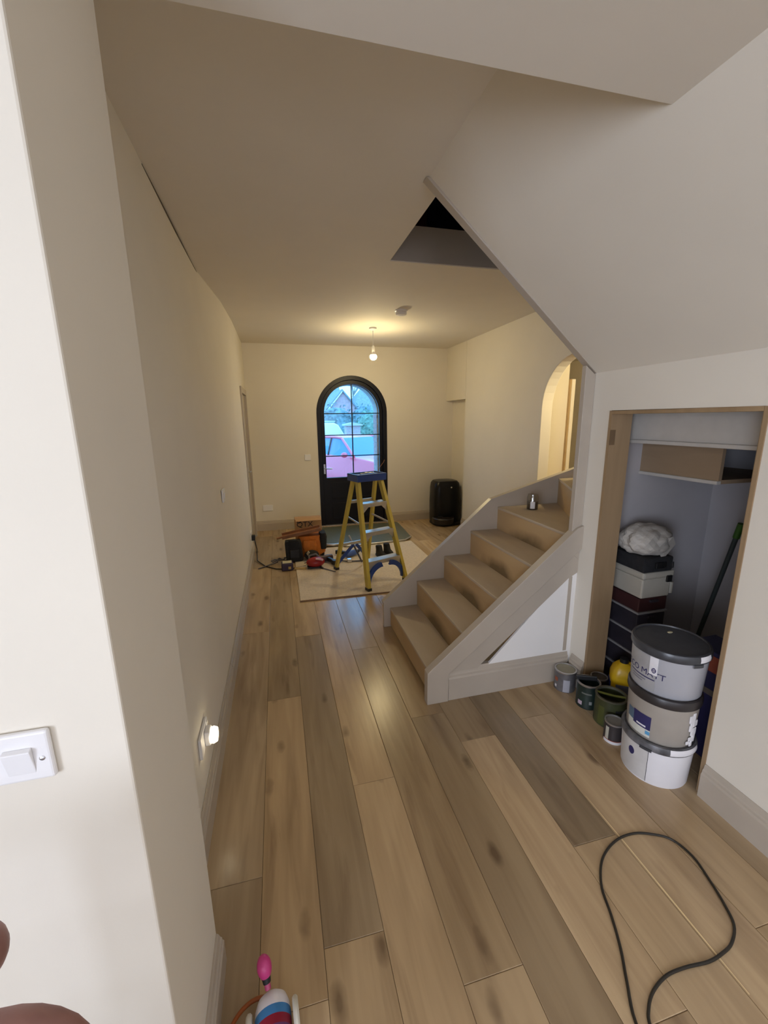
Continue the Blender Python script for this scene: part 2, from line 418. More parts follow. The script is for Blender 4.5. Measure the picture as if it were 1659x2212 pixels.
# cupboard interior and its raw timber lining
b_ = MB().box(XH, XH+0.06, 0.3, 2.08, 0, 1.9); b_.box(XR+0.11, XH, 2.05, 2.08, 0, 1.9); b_.box(XR+0.11, XH, 0.25, 0.31, 0, 1.9); b_.box(XR+0.11, XH, 0.3, 2.08, 1.86, 1.9)
struct(b_.build('wall_cupboard', GREYW))
li = MB().box(XR-0.004, XR+0.13, YC1, YC1+0.018, 0, ZCL+0.018); li.box(XR-0.004, XR+0.13, YC0-0.018, YC0, 0, ZCL+0.018); li.box(XR-0.004, XR+0.13, YC0, YC1, ZCL, ZCL+0.018)
li = struct(li.build('trim_6', RAW, bevel=0.001))
sub(li, MB().box(XR-0.002, XR+0.03, YC1-0.002, YC1+0.004, 1.50, 1.58), 'hinge_cutout', mat('hinge_recess', (0.16, 0.10, 0.05), 0.8))
UND = mat('understair_board_paint', (0.52, 0.49, 0.45), 0.7, var=0.05)
UN2 = wood('understair_board', (0.34, 0.24, 0.15), (0.25, 0.17, 0.1), 14, 2, 0.7, 'Y', False, 0.05)
us = MB().box(1.95, 1.97, 0.32, 2.05, 1.52, 1.86)
us = struct(us.build('trim_5', UND))
sub(us, MB().box(1.935, 1.97, 0.32, 2.05, 1.503, 1.523), 'lip_board', UND, bevel=0.004)
sub(us, MB().box(1.97, 2.12, 0.32, 2.05, 1.508, 1.528), 'tread_underside', UN2)
sub(us, MB().box(2.10, 2.12, 1.58, 2.05, 1.33, 1.508), 'riser_underside', UN2)
sub(us, MB().box(2.09, 2.12, 1.58, 2.05, 1.312, 1.331), 'lip_board', UND, bevel=0.004)
sub(us, MB().box(2.12, XH, 1.58, 2.05, 1.315, 1.335), 'tread_underside', UN2)

# ------------------------------------------------------------------ floor planks
sl = MB().box(-0.62, 4.7, -3.5, 6.6, -0.06, -0.014); sl.box(-3.1, -0.62, -3.5, YJ1, -0.06, -0.014)
flr = struct(sl.build('floor', SUB))
def plank(x0, x1, y0, y1, tint, name='plank'):
    g, c = 0.0006, 0.0018
    x0 += g; x1 -= g; y0 += g; y1 -= g
    cx, cy = (x0+x1)/2, (y0+y1)/2
    hx, hy = (x1-x0)/2, (y1-y0)/2
    vs = []
    for z, d in ((-0.014, 0), (-c*0.7, 0), (0, c)):
        vs += [(-hx+d, -hy+d, z), (hx-d, -hy+d, z), (hx-d, hy-d, z), (-hx+d, hy-d, z)]
    fs = [(8,9,10,11)] + [(a+i, a+(i+1)%4, a+4+(i+1)%4, a+4+i) for a in (0, 4) for i in range(4)]
    me = bpy.data.meshes.new(name); me.from_pydata(vs, [], fs); me.materials.append(OAK); me.update()
    o = bpy.data.objects.new(name, me); COL.objects.link(o); o.location = (cx, cy, 0); o.parent = flr
    o.color = (*tint, 1)
    return o
PW = 0.1975
known = {0: [2.32, 0.9], 1: [1.022, 3.05], 2: [1.60, 3.9], 3: [0.828, 2.75], 4: [1.955, 4.05], 6: [1.10, 2.25], -1: [1.297, 3.206], 5: [0.62, 1.72, 3.6], 7: [1.79, 0.30]}
bright = {(0, 0): 1.22, (0, 1): 1.0, (0, 2): 0.92, (1, 0): 1.06, (1, 1): 0.92, (3, 0): 1.1, (6, 0): 1.14, (6, 1): 0.80, (-1, 0): 0.86, (-1, 1): 0.86, (4, 1): 1.1, (7, 1): 0.95, (2, 0): 1.02, (5, 0): 1.12}
for c in range(-2, 22):
    x0 = -0.158+PW*c; x1 = x0+PW
    if c == -2: x0 = -0.40
    if c == -1: x0 = max(x0, -0.3555)
    if c == -2: continue
    if c == -1: x0 = -0.40
    x1 = min(x1, 4.6); 
    if x0 >= 4.55: break
    js = sorted(known.get(c, []))
    if not js: js = [0.4+random.random()*1.2]
    while js[-1] < 6.3: js.append(js[-1]+1.25+random.random()*0.9)
    while js[0] > -1.6: js.insert(0, js[0]-1.4-random.random()*0.8)
    js = [j for j in js if j < 6.3]+[6.5]
    first = [i for i in range(len(js)-1) if js[i+1] > 0.62][0]
    for i in range(len(js)-1):
        if c >= 15 and (js[i+1] < 1.3): continue
        t = bright.get((c, i-first), 0.90+0.16*random.random())
        w = (random.random()-0.5)*0.10
        plank(x0, x1, js[i], js[i+1], (t*(1+w*0.5), t, t*(1-w)))
# worn edge of one board, its highlight drawn as a pale strip
mb = MB(); e = [(1.2295, 0.60), (1.2305, 0.85), (1.232, 1.05), (1.2305, 1.28)]
vs = [(x-w, y, 0.0008) for (x, y), w in zip(e, (0.0015, 0.003, 0.0025, 0.0005))]+[(x+w, y, 0.0008) for (x, y), w in zip(e, (0.0015, 0.003, 0.0025, 0.0005))]
mb.add(vs, [(i, i+1, i+5, i+4) for i in range(3)])
sub(flr, mb, 'worn_edge_highlight', mat('edge_highlight_oak', (0.85, 0.66, 0.36), 0.5))

# ------------------------------------------------------------------ baseboards
PROF = [(0, 0), (0.022, 0), (0.022, 0.108), (0.017, 0.116), (0.017, 0.126), (0.012, 0.132), (0.008, 0.146), (0.004, 0.152), (0, 0.152)]
def base_y(name, x, sgn, y0, y1, h=0.152):
    return struct(MB().prism([(x+sgn*a, z*h/0.152) for a, z in PROF], 1, y0, y1).build(name, TRIM))
def base_x(name, y, sgn, x0, x1, h=0.152):
    return struct(MB().prism([(y+sgn*a, z*h/0.152) for a, z in PROF], 0, x0, x1).build(name, TRIM))
base_y('baseboard_left', XL, 1, 1.08, 2.56, 0.142)
base_y('baseboard_left_middle', XL, 1, 2.563, 5.36, 0.142)
base_y('baseboard_pier', XJ, 1, 0.55, 1.072, 0.115)
base_x('baseboard_front_left', YB, -1, -0.397, 0.598, 0.152)
base_x('baseboard_front_right', YB, -1, 1.692, 2.80, 0.152)
base_y('baseboard_right', XH, -1, 3.94, 5.79)
base_y('baseboard_right_near', XR, -1, -3.4, YC0-0.02, 0.158)
base_y('baseboard_cupboard', XR, -1, YC1+0.02, YS-0.02, 0.185)

# ------------------------------------------------------------------ front door
d1 = MB()
outer = [(DX-DR, 0.0), (DX-DR, DS)]+arc(DX, DS, DR, PI, 0, 28)[1:-1]+[(DX+DR, DS), (DX+DR, 0.0)]
inner = [(DX+DR-0.062, 0.0), (DX+DR-0.062, DS)]+arc(DX, DS, DR-0.062, 0, PI, 28)[1:-1]+[(DX-DR+0.062, DS), (DX-DR+0.062, 0.0)]
d1.prism(outer+inner, 1, YB-0.012, YB+0.12)
d1 = struct(d1.build('door_1', BLACKD, bevel=0.004), 'black arched front door with glazed upper panes', 'door')
LR = DR-0.064; GR = 0.428; GZ0 = 0.765; GS = 1.752
leaf = [(DX-LR, 0.01), (DX-LR, DS)]+arc(DX, DS, LR, PI, 0, 28)[1:-1]+[(DX+LR, DS), (DX+LR, 0.01)]
hole = [(DX+GR, 0.01+0.755), (DX+GR, GS)]+arc(DX, GS, GR, 0, PI, 28)[1:-1]+[(DX-GR, GS), (DX-GR, GZ0)]
lf = MB()
# leaf as ring around glass plus solid lower part
ring = [(DX-LR, GZ0), (DX-LR, DS)]+arc(DX, DS, LR, PI, 0, 28)[1:-1]+[(DX+LR, DS), (DX+LR, GZ0)]+hole
lf.prism(ring, 1, YB+0.02, YB+0.07)
lf.box(DX-LR, DX+LR, YB+0.02, YB+0.07, 0.01, GZ0)
sub(d1, lf, 'door_leaf', BLACKD, bevel=0.003)
for z0, z1 in ((0.10, 0.36), (0.43, 0.69)):
    pm = MB()
    pm.box(DX-0.36, DX+0.36, YB+0.012, YB+0.022, z0, z0+0.025); pm.box(DX-0.36, DX+0.36, YB+0.012, YB+0.022, z1-0.025, z1)
    pm.box(DX-0.36, DX-0.335, YB+0.012, YB+0.022, z0+0.025, z1-0.025); pm.box(DX+0.335, DX+0.36, YB+0.012, YB+0.022, z0+0.025, z1-0.025)
    sub(d1, pm, 'panel_moulding', BLACKD, bevel=0.003)
GL = glass('door_glass', (0.93, 0.96, 1.0), 0.05)
zs = [GZ0, 1.10, 1.42, 1.745]
for i in range(4):
    for sgn in (-1, 1):
        xa, xb = (DX-GR, DX) if sgn < 0 else (DX, DX+GR)
        if i < 3: g = MB().box(xa, xb, YB+0.040, YB+0.046, zs[i], zs[i+1])
        else:
            a = arc(DX, GS, GR, PI/2, PI, 12) if sgn < 0 else arc(DX, GS, GR, 0, PI/2, 12)
            g = MB().prism(([(DX, zs[3]), (DX, GS+GR)]+a[1:]+[(DX-GR, zs[3])]) if sgn < 0 else ([(DX, zs[3]), (DX+GR, zs[3])]+a[:-1]+[(DX, GS+GR)]), 1, YB+0.040, YB+0.046)
        sub(d1, g, 'glass_pane', GL)
for z in zs[1:]:
    sub(d1, MB().box(DX-GR, DX+GR, YB+0.034, YB+0.052, z-0.007, z+0.007), 'glazing_bar', BLACKD)
sub(d1, MB().box(DX-0.008, DX+0.008, YB+0.033, YB+0.053, GZ0, GS+GR), 'glazing_bar', BLACKD)
hd = MB().box(0.675, 0.70, YB+0.008, YB+0.022, 0.83, 0.98); hd.tube([(0.687, YB+0.012, 0.915), (0.687, YB-0.03, 0.915), (0.70, YB-0.04, 0.915), (0.80, YB-0.04, 0.913)], 0.009, 8)
ho = sub(d1, hd, 'door_handle', CHROME, smooth=40); ho['label'] = 'chrome lever handle'
sub(d1, MB().box(DX-DR, DX+DR, YB-0.015, YB+0.13, -0.012, 0.012), 'threshold', CHROME)

# side door in the left wall, seen edge on
d2 = MB().box(-0.42, -0.372, 5.40, 5.47, 0, 2.06); d2.box(-0.42, -0.372, 6.19, 6.26, 0, 2.06); d2.box(-0.42, -0.372, 5.47, 6.19, 1.99, 2.06)
d2 = struct(d2.build('door_2', TRIM, bevel=0.004), 'taupe painted door in the left wall beside the front wall', 'door')
sub(d2, MB().box(-0.44, -0.400, 5.47, 6.19, 0.008, 1.99), 'door_leaf', TRIM)
pm = MB()
for z0, z1 in ((0.2, 0.9), (1.05, 1.85)):
    pm.box(-0.402, -0.394, 5.57, 6.09, z0, z0+0.02); pm.box(-0.402, -0.394, 5.57, 6.09, z1-0.02, z1)
sub(d2, pm, 'panel_moulding', TRIM)
sub(d2, MB().tube([(-0.40, 5.54, 1.02), (-0.355, 5.54, 1.02), (-0.35, 5.56, 1.02), (-0.35, 5.64, 1.02)], 0.008, 8), 'door_handle', CHROME, smooth=40)

# ------------------------------------------------------------------ staircase
st = thing('staircase', 'winding staircase with bare tan treads and taupe painted side boards', 'staircase', (1.2, 2.55, 0))
YI0, YI1 = 2.088, 3.022
RX = [0.80, 1.026, 1.257, 1.485, 1.72]; RZ = [0.165, 0.371, 0.56, 0.754, 0.939]
def smudge_wood(name):
    m = wood(name, (0.52, 0.365, 0.195), (0.42, 0.28, 0.145), 10, 2.0, 0.6, 'Y', False, 0.06)
    nt = m.node_tree; N = nt.nodes; L = nt.links; b = N['Principled BSDF']
    src = b.inputs['Base Color'].links[0].from_socket
    tc = N.new('ShaderNodeTexCoord'); sp = N.new('ShaderNodeSeparateXYZ'); L.new(tc.outputs['Generated'], sp.inputs[0])
    nz = N.new('ShaderNodeTexNoise'); nz.inputs['Scale'].default_value = 5; nz.inputs['Detail'].default_value = 5; L.new(tc.outputs['Object'], nz.inputs['Vector'])
    # scuff marks: low on the riser and towards its middle
    a = N.new('ShaderNodeMapRange'); a.inputs[1].default_value = 0.75; a.inputs[2].default_value = 0.05; L.new(sp.outputs[2], a.inputs[0])
    d = N.new('ShaderNodeMath'); d.operation = 'SUBTRACT'; d.inputs[1].default_value = 0.52; L.new(sp.outputs[1], d.inputs[0])
    d2_ = N.new('ShaderNodeMath'); d2_.operation = 'ABSOLUTE'; L.new(d.outputs[0], d2_.inputs[0])
    c = N.new('ShaderNodeMapRange'); c.inputs[1].default_value = 0.34; c.inputs[2].default_value = 0.08; L.new(d2_.outputs[0], c.inputs[0])
    e_ = N.new('ShaderNodeMath'); e_.operation = 'MULTIPLY'; L.new(a.outputs[0], e_.inputs[0]); L.new(c.outputs[0], e_.inputs[1])
    f_ = N.new('ShaderNodeMath'); f_.operation = 'MULTIPLY'; L.new(e_.outputs[0], f_.inputs[0]); L.new(nz.outputs['Fac'], f_.inputs[1])
    g_ = N.new('ShaderNodeMapRange'); g_.inputs[1].default_value = 0.08; g_.inputs[2].default_value = 0.38; g_.inputs[4].default_value = 0.85; L.new(f_.outputs[0], g_.inputs[0])
    mx = N.new('ShaderNodeMix'); mx.data_type = 'RGBA'; L.new(g_.outputs[0], mx.inputs[0]); L.new(src, mx.inputs[6]); mx.inputs[7].default_value = (0.13, 0.085, 0.04, 1)
    L.new(mx.outputs[2], b.inputs['Base Color'])
    return m
SMU = smudge_wood('scuffed_riser_board')
zp = 0.0
for i, (x, z) in enumerate(zip(RX, RZ)):
    sub(st, MB().box(x, x+0.014, YI0, YI1, zp+(0.012 if i == 0 else 0), z-0.018), 'riser', MDF if i == 0 else SMU)
    xn = RX[i+1]+0.014 if i < 4 else None
    if xn: sub(st, MB().box(x-0.004, xn, YI0, YI1, z-0.020, z), 'tread', TRD, bevel=0.004)
    zp = z
# first winder tread and riser, next winder tread
wr = [(1.716, YI0), (1.716, YI1), (2.29, YI1), (1.80, YI0)]
sub(st, MB().prism(wr, 2, 0.919, 0.939), 'tread', TRD, bevel=0.004)
a = Vector((2.276, YI1)); b2 = Vector((1.79, YI0)); dn = (b2-a).normalized(); nn = Vector((dn.y, -dn.x))*0.014
if nn.x < 0: nn = -nn
rp_ = [(a.x, a.y), (b2.x, b2.y), (b2.x+nn.x, b2.y+nn.y), (a.x+nn.x, a.y+nn.y)]
sub(st, MB().prism(rp_, 2, 0.939, 1.13), 'riser', MDF)
sub(st, MB().prism([(2.272, YI1), (XH-0.005, YI1), (XH-0.005, 2.35), (1.80, YI0+0.01)], 2, 1.128, 1.148), 'tread', TRD, bevel=0.004)
sub(st, MB().prism([(XH-0.01, 2.33), (XH-0.01, 2.35), (1.80, 2.112), (1.80, 2.092)], 2, 1.148, 1.34), 'riser', MDF)
# wall string (far side)
ws = [(0.744, 0.0), (0.744, 0.212), (1.661, 0.998), (2.45, 1.222), (2.66, 1.29), (2.66, 1.0), (1.80, 0.72), (0.97, 0.0)]
sub(st, MB().prism(ws, 1, YI1, YI1+0.036), 'wall_string', TRIM, bevel=0.003)
cp = MB().prism([(0.738, 0.21), (0.738, 0.222), (1.655, 1.008), (1.665, 0.997)], 1, YI1-0.004, YI1+0.042)
sub(st, cp, 'string_cap', TRIM)
cp = MB().prism([(1.661, 0.996), (1.657, 1.008), (2.45, 1.234), (2.455, 1.222)], 1, YI1-0.004, YI1+0.042)
sub(st, cp, 'string_cap', TRIM)
# outer string (near side), second facing board, triangular panel, base board, corner bead
sub(st, MB().prism([(0.757, 0.0), (0.757, 0.205), (1.688, 1.006), (1.731, 1.02), (1.731, 0.878), (0.89, 0.18), (0.89, 0.0)], 1, YS-0.022, YI0), 'outer_string', TRIM, bevel=0.003)
sub(st, MB().prism([(0.8945, 0.17), (0.8905, 0.18), (1.731, 0.8775), (1.731, 0.72), (1.668, 0.686), (1.105, 0.2), (1.08, 0.17)], 1, YS-0.002, YI0), 'facing_board', TRIM, bevel=0.002)
sub(st, MB().prism([(1.02, 0.05), (1.7305, 0.05), (1.7305, 0.78)], 1, YS+0.0015, YS+0.015), 'triangular_panel', PANEL)
sub(st, MB().prism([(YS-a_+0.008, z*0.195/0.152) for a_, z in PROF]+[(YS+0.03, 0.195), (YS+0.03, 0)], 0, 0.8935, 1.709), 'base_board', TRIM)
sub(st, MB().box(1.672, 1.703, YS+0.001, YS+0.018, 0.195, 0.70), 'corner_bead', TRIM, bevel=0.004)
nw = MB(); nw.prism([(1.664, 0.86), (1.7295, 0.80), (1.7295, ZW-0.01), (1.664, ZW+0.040)], 1, YS-0.004, YS+0.030)
sub(st, nw, 'newel_post', TRIM, bevel=0.003)
sub(st, MB().box(0.812, 0.818, YI0, YI1, 0.0, 0.012), 'gap_shade_strip', BLACK)  # black strip drawing the shade in the gap below the first riser

# ------------------------------------------------------------------ electrical things
sw = thing('light_switch', 'white light switch plate in the near pier wall at left edge of the photo', 'light switch', (-0.46, YJ0, 1.127))
sub(sw, MB().box(-0.535, -0.387, YJ0-0.011, YJ0, 1.083, 1.172), 'face_plate', WHITE, bevel=0.005, segs=3)
for x in (-0.497, -0.432):
    rk = MB(); y = YJ0-0.011
    rk.add([(x-0.020, y, 1.098), (x+0.020, y, 1.098), (x+0.020, y-0.009, 1.143), (x-0.020, y-0.009, 1.143), (x-0.020, y, 1.146), (x+0.020, y, 1.146)],
        [(0,1,2,3), (3,2,5,4), (0,3,4), (1,5,2), (0,4,5,1)])
    sub(sw, rk, 'rocker', WHITE, bevel=0.0015)
for x in (-0.464, -0.401):
    sub(sw, MB().lathe([(0.0042, 0), (0.0042, 0.001), (0.002, 0.0025), (0.0, 0.0026)], (x, YJ0-0.0108, 1.123), 14, Matrix.Rotation(PI/2, 4, 'X')), 'screw', CHROME, smooth=50)

def plate_left(name, label, cat, y, z, w, h, x=None):
    x = XL if x is None else x
    t = thing(name, label, cat, (x, y, z))
    sub(t, MB().box(x-0.002, x+0.010, y-w/2, y+w/2, z-h/2, z+h/2), 'face_plate', WHITE, bevel=0.003)
    return t
t = plate_left('wall_switch', 'small white switch plate halfway along the left hall wall', 'light switch', 3.09, 1.14, 0.09, 0.09, XL-0.012)
sub(t, MB().box(XL-0.004, XL+0.004, 3.08, 3.10, 1.12, 1.16), 'rocker', WHITE, bevel=0.001)
t = plate_left('wall_socket', 'white double socket low on the left hall wall holding the night light', 'socket', 1.65, 0.355, 0.15, 0.092)
sub(t, MB().box(XL+0.009, XL+0.014, 1.70, 1.715, 0.375, 0.39), 'rocker', WHITE)
nl = thing('night_light', 'glowing plug-in night light on the left hall wall above the skirting', 'night light', (XL+0.03, 1.66, 0.34))
sub(nl, MB().box(XL+0.010, XL+0.034, 1.635, 1.69, 0.32, 0.385), 'plug_body', WHITE, bevel=0.006)
sub(nl, MB().lathe([(0.0, 0.0), (0.032, 0.0), (0.034, 0.010), (0.028, 0.024), (0.0, 0.028)], (XL+0.034, 1.662, 0.352), 20, Matrix.Rotation(PI/2, 4, 'Y')), 'light_dome', emit('night_light_glow', (1.0, 0.86, 0.58), 7), smooth=60)
t = plate_left('wall_socket', 'white socket near the side door with a black plug in it', 'socket', 5.12, 0.30, 0.15, 0.09)
pg = thing('black_plug', 'black plug in the socket beside the side door trailing a thin cable', 'plug', (XL+0.01, 5.13, 0.27))
sub(pg, MB().box(XL+0.010, XL+0.050, 5.10, 5.16, 0.235, 0.30), 'plug_body', BLACK, bevel=0.006)
sub(pg, MB().tube([(XL+0.04, 5.13, 0.24), (XL+0.06, 5.12, 0.12), (-0.325, 5.0, 0.012), (-0.22, 4.78, 0.006), (-0.10, 4.66, 0.006), (0.05, 4.62, 0.006), (0.2, 4.66, 0.006), (0.27, 4.72, 0.008)], 0.006, 8), 'cable', BLACK, smooth=60)
t = thing('wall_socket', 'white double socket low on the front wall left of the black door', 'socket', (-0.2, YB, 0.35))
sub(t, MB().box(-0.275, -0.128, YB-0.010, YB, 0.305, 0.395), 'face_plate', WHITE, bevel=0.003)
for x in (-0.245, -0.165): sub(t, MB().box(x, x+0.014, YB-0.014, YB-0.009, 0.365, 0.38), 'rocker', WHITE)
t = thing('wall_switch', 'small white switch on the front wall beside the black door handle', 'light switch', (0.437, YB, 1.1))
sub(t, MB().box(0.392, 0.482, YB-0.010, YB, 1.053, 1.143), 'face_plate', WHITE, bevel=0.003)
sub(t, MB().box(0.427, 0.447, YB-0.014, YB-0.009, 1.083, 1.113), 'rocker', WHITE)

pend = thing('pendant_lamp', 'bare lit bulb hanging on a short white flex from the hall ceiling', 'lamp', (1.195, 5.21, ZC))
sub(pend, MB().lathe([(0.0, 0.0), (0.045, 0.0), (0.045, -0.016), (0.030, -0.026), (0.008, -0.034), (0.0, -0.034)], (1.195, 5.21, ZC), 20), 'ceiling_rose', WHITE, smooth=40)
sub(pend, MB().tube([(1.195, 5.21, ZC-0.03), (1.195, 5.21, 2.50)], 0.0035, 8), 'flex', WHITE)
sub(pend, MB().lathe([(0.0, 0.075), (0.014, 0.07), (0.019, 0.04), (0.019, 0.0), (0.0, 0.0)], (1.195, 5.21, 2.445), 16), 'lamp_holder', WHITE, smooth=40)
sub(pend, MB().lathe([(0.0, 0.060), (0.016, 0.058), (0.021, 0.040), (0.031, 0.018), (0.034, 0.012), (0.0, 0.012)], (1.195, 5.21, 2.400), 20), 'bulb_base', WHITE, smooth=60)
sub(pend, MB().lathe([(0.034, 0.0125), (0.0385, 0.004), (0.0405, -0.010), (0.036, -0.028), (0.022, -0.042), (0.0, -0.048)], (1.195, 5.21, 2.400), 20, caps=False), 'light_bulb', emit('warm_bulb', (1.0, 0.80, 0.43), 430), smooth=60)
sd = thing('smoke_detector', 'white round smoke detector on the hall ceiling near the stairwell', 'smoke detector', (1.30, 4.36, ZC))
sub(sd, MB().lathe([(0.0, 0.0), (0.062, 0.0), (0.062, -0.012), (0.054, -0.016), (0.0, -0.016)], (1.295, 4.36, ZC), 28), 'mounting_plate', WHITE, smooth=40)
sub(sd, MB().lathe([(0.0, -0.015), (0.052, -0.017), (0.058, -0.030), (0.050, -0.046), (0.022, -0.052), (0.0, -0.052)], (1.295, 4.36, ZC), 28), 'sensor_body', WHITE, smooth=40)
# lamp in the side room (real ceiling lamp)
sl_ = thing('ceiling_lamp', 'warm ceiling lamp lighting the side room past the arch', 'lamp', (3.35, 2.5, 2.5))
sub(sl_, MB().lathe([(0.0, 0.0), (0.07, 0.0), (0.07, -0.03), (0.0, -0.03)], (3.25, 3.05, 2.5), 20), 'lamp_base', WHITE)
sub(sl_, MB().ball((3.25, 3.05, 2.41), 0.07), 'globe', emit('side_room_bulb', (1.0, 0.82, 0.46), 270), smooth=60)

# ------------------------------------------------------------------ rug and doormat
RUGM = mat('beige_rug_pile', (0.64, 0.545, 0.43), 0.95, var=0.10, scale=60, bump=0.6, bscale=500)
rg = MB().prism([(0.115, 3.70), (1.70, 3.66), (1.705, 5.30), (0.115, 5.30)], 2, 0.0, 0.010)
rg = tag(rg.build('rug', RUGM, bevel=0.003), 'plain beige rug on the floor beneath the yellow step ladder', 'rug')
ed = MB().prism([(0.108, 3.693), (1.707, 3.653), (1.707, 3.668), (0.108, 3.708)], 2, 0.0005, 0.0105)
sub(rg, ed, 'bound_edge', mat('rug_edge_tape', (0.20, 0.12, 0.07), 0.9))
mt = thing('doormat', 'grey-green doormat with shiny rounded edge in front of the black door', 'doormat', (1.15, 5.8, 0))
MG = mat('grey_green_mat', (0.115, 0.125, 0.085), 0.45, var=0.1, scale=30)
pts = [(0.57, 6.3), (0.50, 5.55), (0.515, 5.42), (0.56, 5.35), (0.64, 5.32), (0.74, 5.34), (0.80, 5.24), (1.62, 5.30), (1.74, 5.42), (1.80, 6.3)]
sub(mt, MB().prism(pts, 2, 0.0105, 0.030), 'mat_surface', MG)
sub(mt, MB().tube([(x, y, 0.030) for x, y in pts[1:7]], 0.018, 8), 'rolled_edge', CHROME, smooth=60)
sub(mt, MB().tube([(x, y, 0.026) for x, y in pts[6:9]], 0.011, 8), 'rolled_edge', CHROME, smooth=60)
sub(mt, MB().tube([(x, y, 0.024) for x, y in pts[8:10]], 0.006, 8), 'rolled_edge', CHROME, smooth=60)

# ------------------------------------------------------------------ step ladder
YEL = mat('yellow_fibreglass', (0.47, 0.36, 0.06), 0.45, var=0.06)
BLU = mat('blue_plastic', (0.012, 0.045, 0.22), 0.4, var=0.05)
ALU = mat('worn_aluminium', (0.50, 0.48, 0.44), 0.42, 0.75, var=0.1)
lad = thing('step_ladder', 'yellow fibreglass step ladder with blue top standing on the beige rug', 'ladder', (0.868, 4.18, 0.0105), math.atan2(0.153, 0.428), local=True)
HT = 1.045
def lp(x, y, z): return (x, y, z)
for sx in (-1, 1):
    for sy in (-1, 1):
        xb = 0.227 if sy < 0 else 0.205; xt_ = 0.135; yb = 0.36; yt = 0.045
        m_ = MB().beam((sx*xb, sy*yb, 0.012), (sx*xt_, sy*yt, HT), 0.030 if sy > 0 else 0.036, 0.058 if sy < 0 else 0.046, (1, 0, 0))
        m_.build('rail', YEL, lad, bevel=0.003)
        MB().obox(Matrix.Translation((sx*xb, sy*yb, 0.014)), 0.021, 0.034, 0.014).build('foot', BLACK, lad, bevel=0.003)
def rail_at(z, sy):
    t_ = (z-0.012)/(HT-0.012)
    xb = 0.227 if sy < 0 else 0.205
    return xb+(0.135-xb)*t_, sy*(0.36+(0.045-0.36)*t_)
for z in (0.27, 0.545, 0.82):
    xh, y = rail_at(z, -1)
    s_ = MB().box(-xh+0.012, xh-0.012, y-0.035, y+0.062, z-0.006, z); s_.box(-xh+0.012, xh-0.012, y-0.037, y-0.031, z-0.040, z); s_.box(-xh+0.012, xh-0.012, y+0.056, y+0.062, z-0.030, z)
    s_.build('step', ALU, lad, bevel=0.0015)
    for sx in (-1, 1):
        g_ = MB(); g_.prism([(sx*(xh-0.014), z-0.04), (sx*(xh-0.014), z-0.10), (sx*(xh-0.075), z-0.04)], 1, y-0.036, y-0.031)
        g_.build('step_bracket', ALU, lad)
for z in (0.30, 0.80):
    xh, y = rail_at(z, 1)
    MB().box(-xh, xh, y-0.006, y+0.006, z-0.016, z+0.016).build('rear_brace', ALU, lad)
cap = MB().box(-0.172, 0.172, -0.105, 0.105, HT-0.012, HT+0.052); cap.box(-0.172, 0.172, -0.105, -0.085, HT+0.052, HT+0.062); cap.box(-0.172, 0.172, 0.085, 0.105, HT+0.052, HT+0.062); cap.box(-0.172, -0.15, -0.085, 0.085, HT+0.052, HT+0.062); cap.box(0.15, 0.172, -0.085, 0.085, HT+0.052, HT+0.062)
cap.build('top_cap', BLU, lad, bevel=0.006)
for sx in (-1, 1):   # curved blue gussets under the bottom step
    oa, ia = [], []
    for i in range(11):
        a = PI/2*i/10
        oa.append((sx*(0.222-0.165*(1-math.cos(a))*1.0), 0.05+0.20*math.sin(a)))
        ia.append((sx*(0.188-0.15*(1-math.cos(a))*1.0), 0.05+0.155*math.sin(a)))
    g_ = MB()
    for i in range(10):
        g_.prism([oa[i], oa[i+1], ia[i+1], ia[i]], 1, -0.345, -0.32)
    g_.build('gusset', BLU, lad)
for sx in (-1, 1):   # blue diagonal stays of the rear frame
    MB().beam((sx*0.205, 0.345, 0.06), (sx*0.02, 0.29, 0.27), 0.014, 0.034, (0, 1, 0)).build('rear_stay', BLU, lad)
for sx in (-1, 1):
    xh, yf = rail_at(0.60, -1); xr, yr = rail_at(0.60, 1)
    MB().beam((sx*(xh-0.02), yf+0.03, 0.60), (sx*(xr-0.02), yr-0.03, 0.63), 0.006, 0.018, (1, 0, 0)).build('spreader_bar', ALU, lad)
# screws and bits left in the tray on top of the ladder
lm = Matrix.Translation(lad.location) @ Matrix.Rotation(lad.rotation_euler.z, 4, 'Z')
def on_cap(x, y, z=HT+0.052): return lm @ Vector((x, y, z))
for i, (x, y, a, l) in enumerate([(-0.09, -0.02, 0.3, 0.10), (0.00, 0.03, -0.4, 0.09), (0.07, -0.03, 1.1, 0.07)]):
    p = on_cap(x, y); q = on_cap(x+l*math.cos(a), y+l*math.sin(a))
    o = MB().tube([p+Vector((0,0,0.007)), p.lerp(q, 0.5)+Vector((0,0,0.007)), q+Vector((0,0,0.007))], [0.007, 0.005, 0.004], 8).build('drill_bit', CHROME, smooth=60)
    tag(o, ['steel bit at the left of the ladder top tray', 'steel bit in the middle of the ladder top tray', 'steel bit at the right of the ladder top tray'][i], 'tool', 'bits on the ladder top')
p = on_cap(0.155, 0.03)
o = MB().tube([p+Vector((0,0,0.012)), p+Vector((0.02,0.0,0.05)), p+Vector((0.06,0.0,0.10)), p+Vector((0.075,0,0.13))], 0.003, 6).build('wire_offcut', mat('copper_wire', (0.35, 0.16, 0.08), 0.4, 0.5), smooth=60)
tag(o, 'thin curved wire offcut sticking up from the ladder top', 'wire')

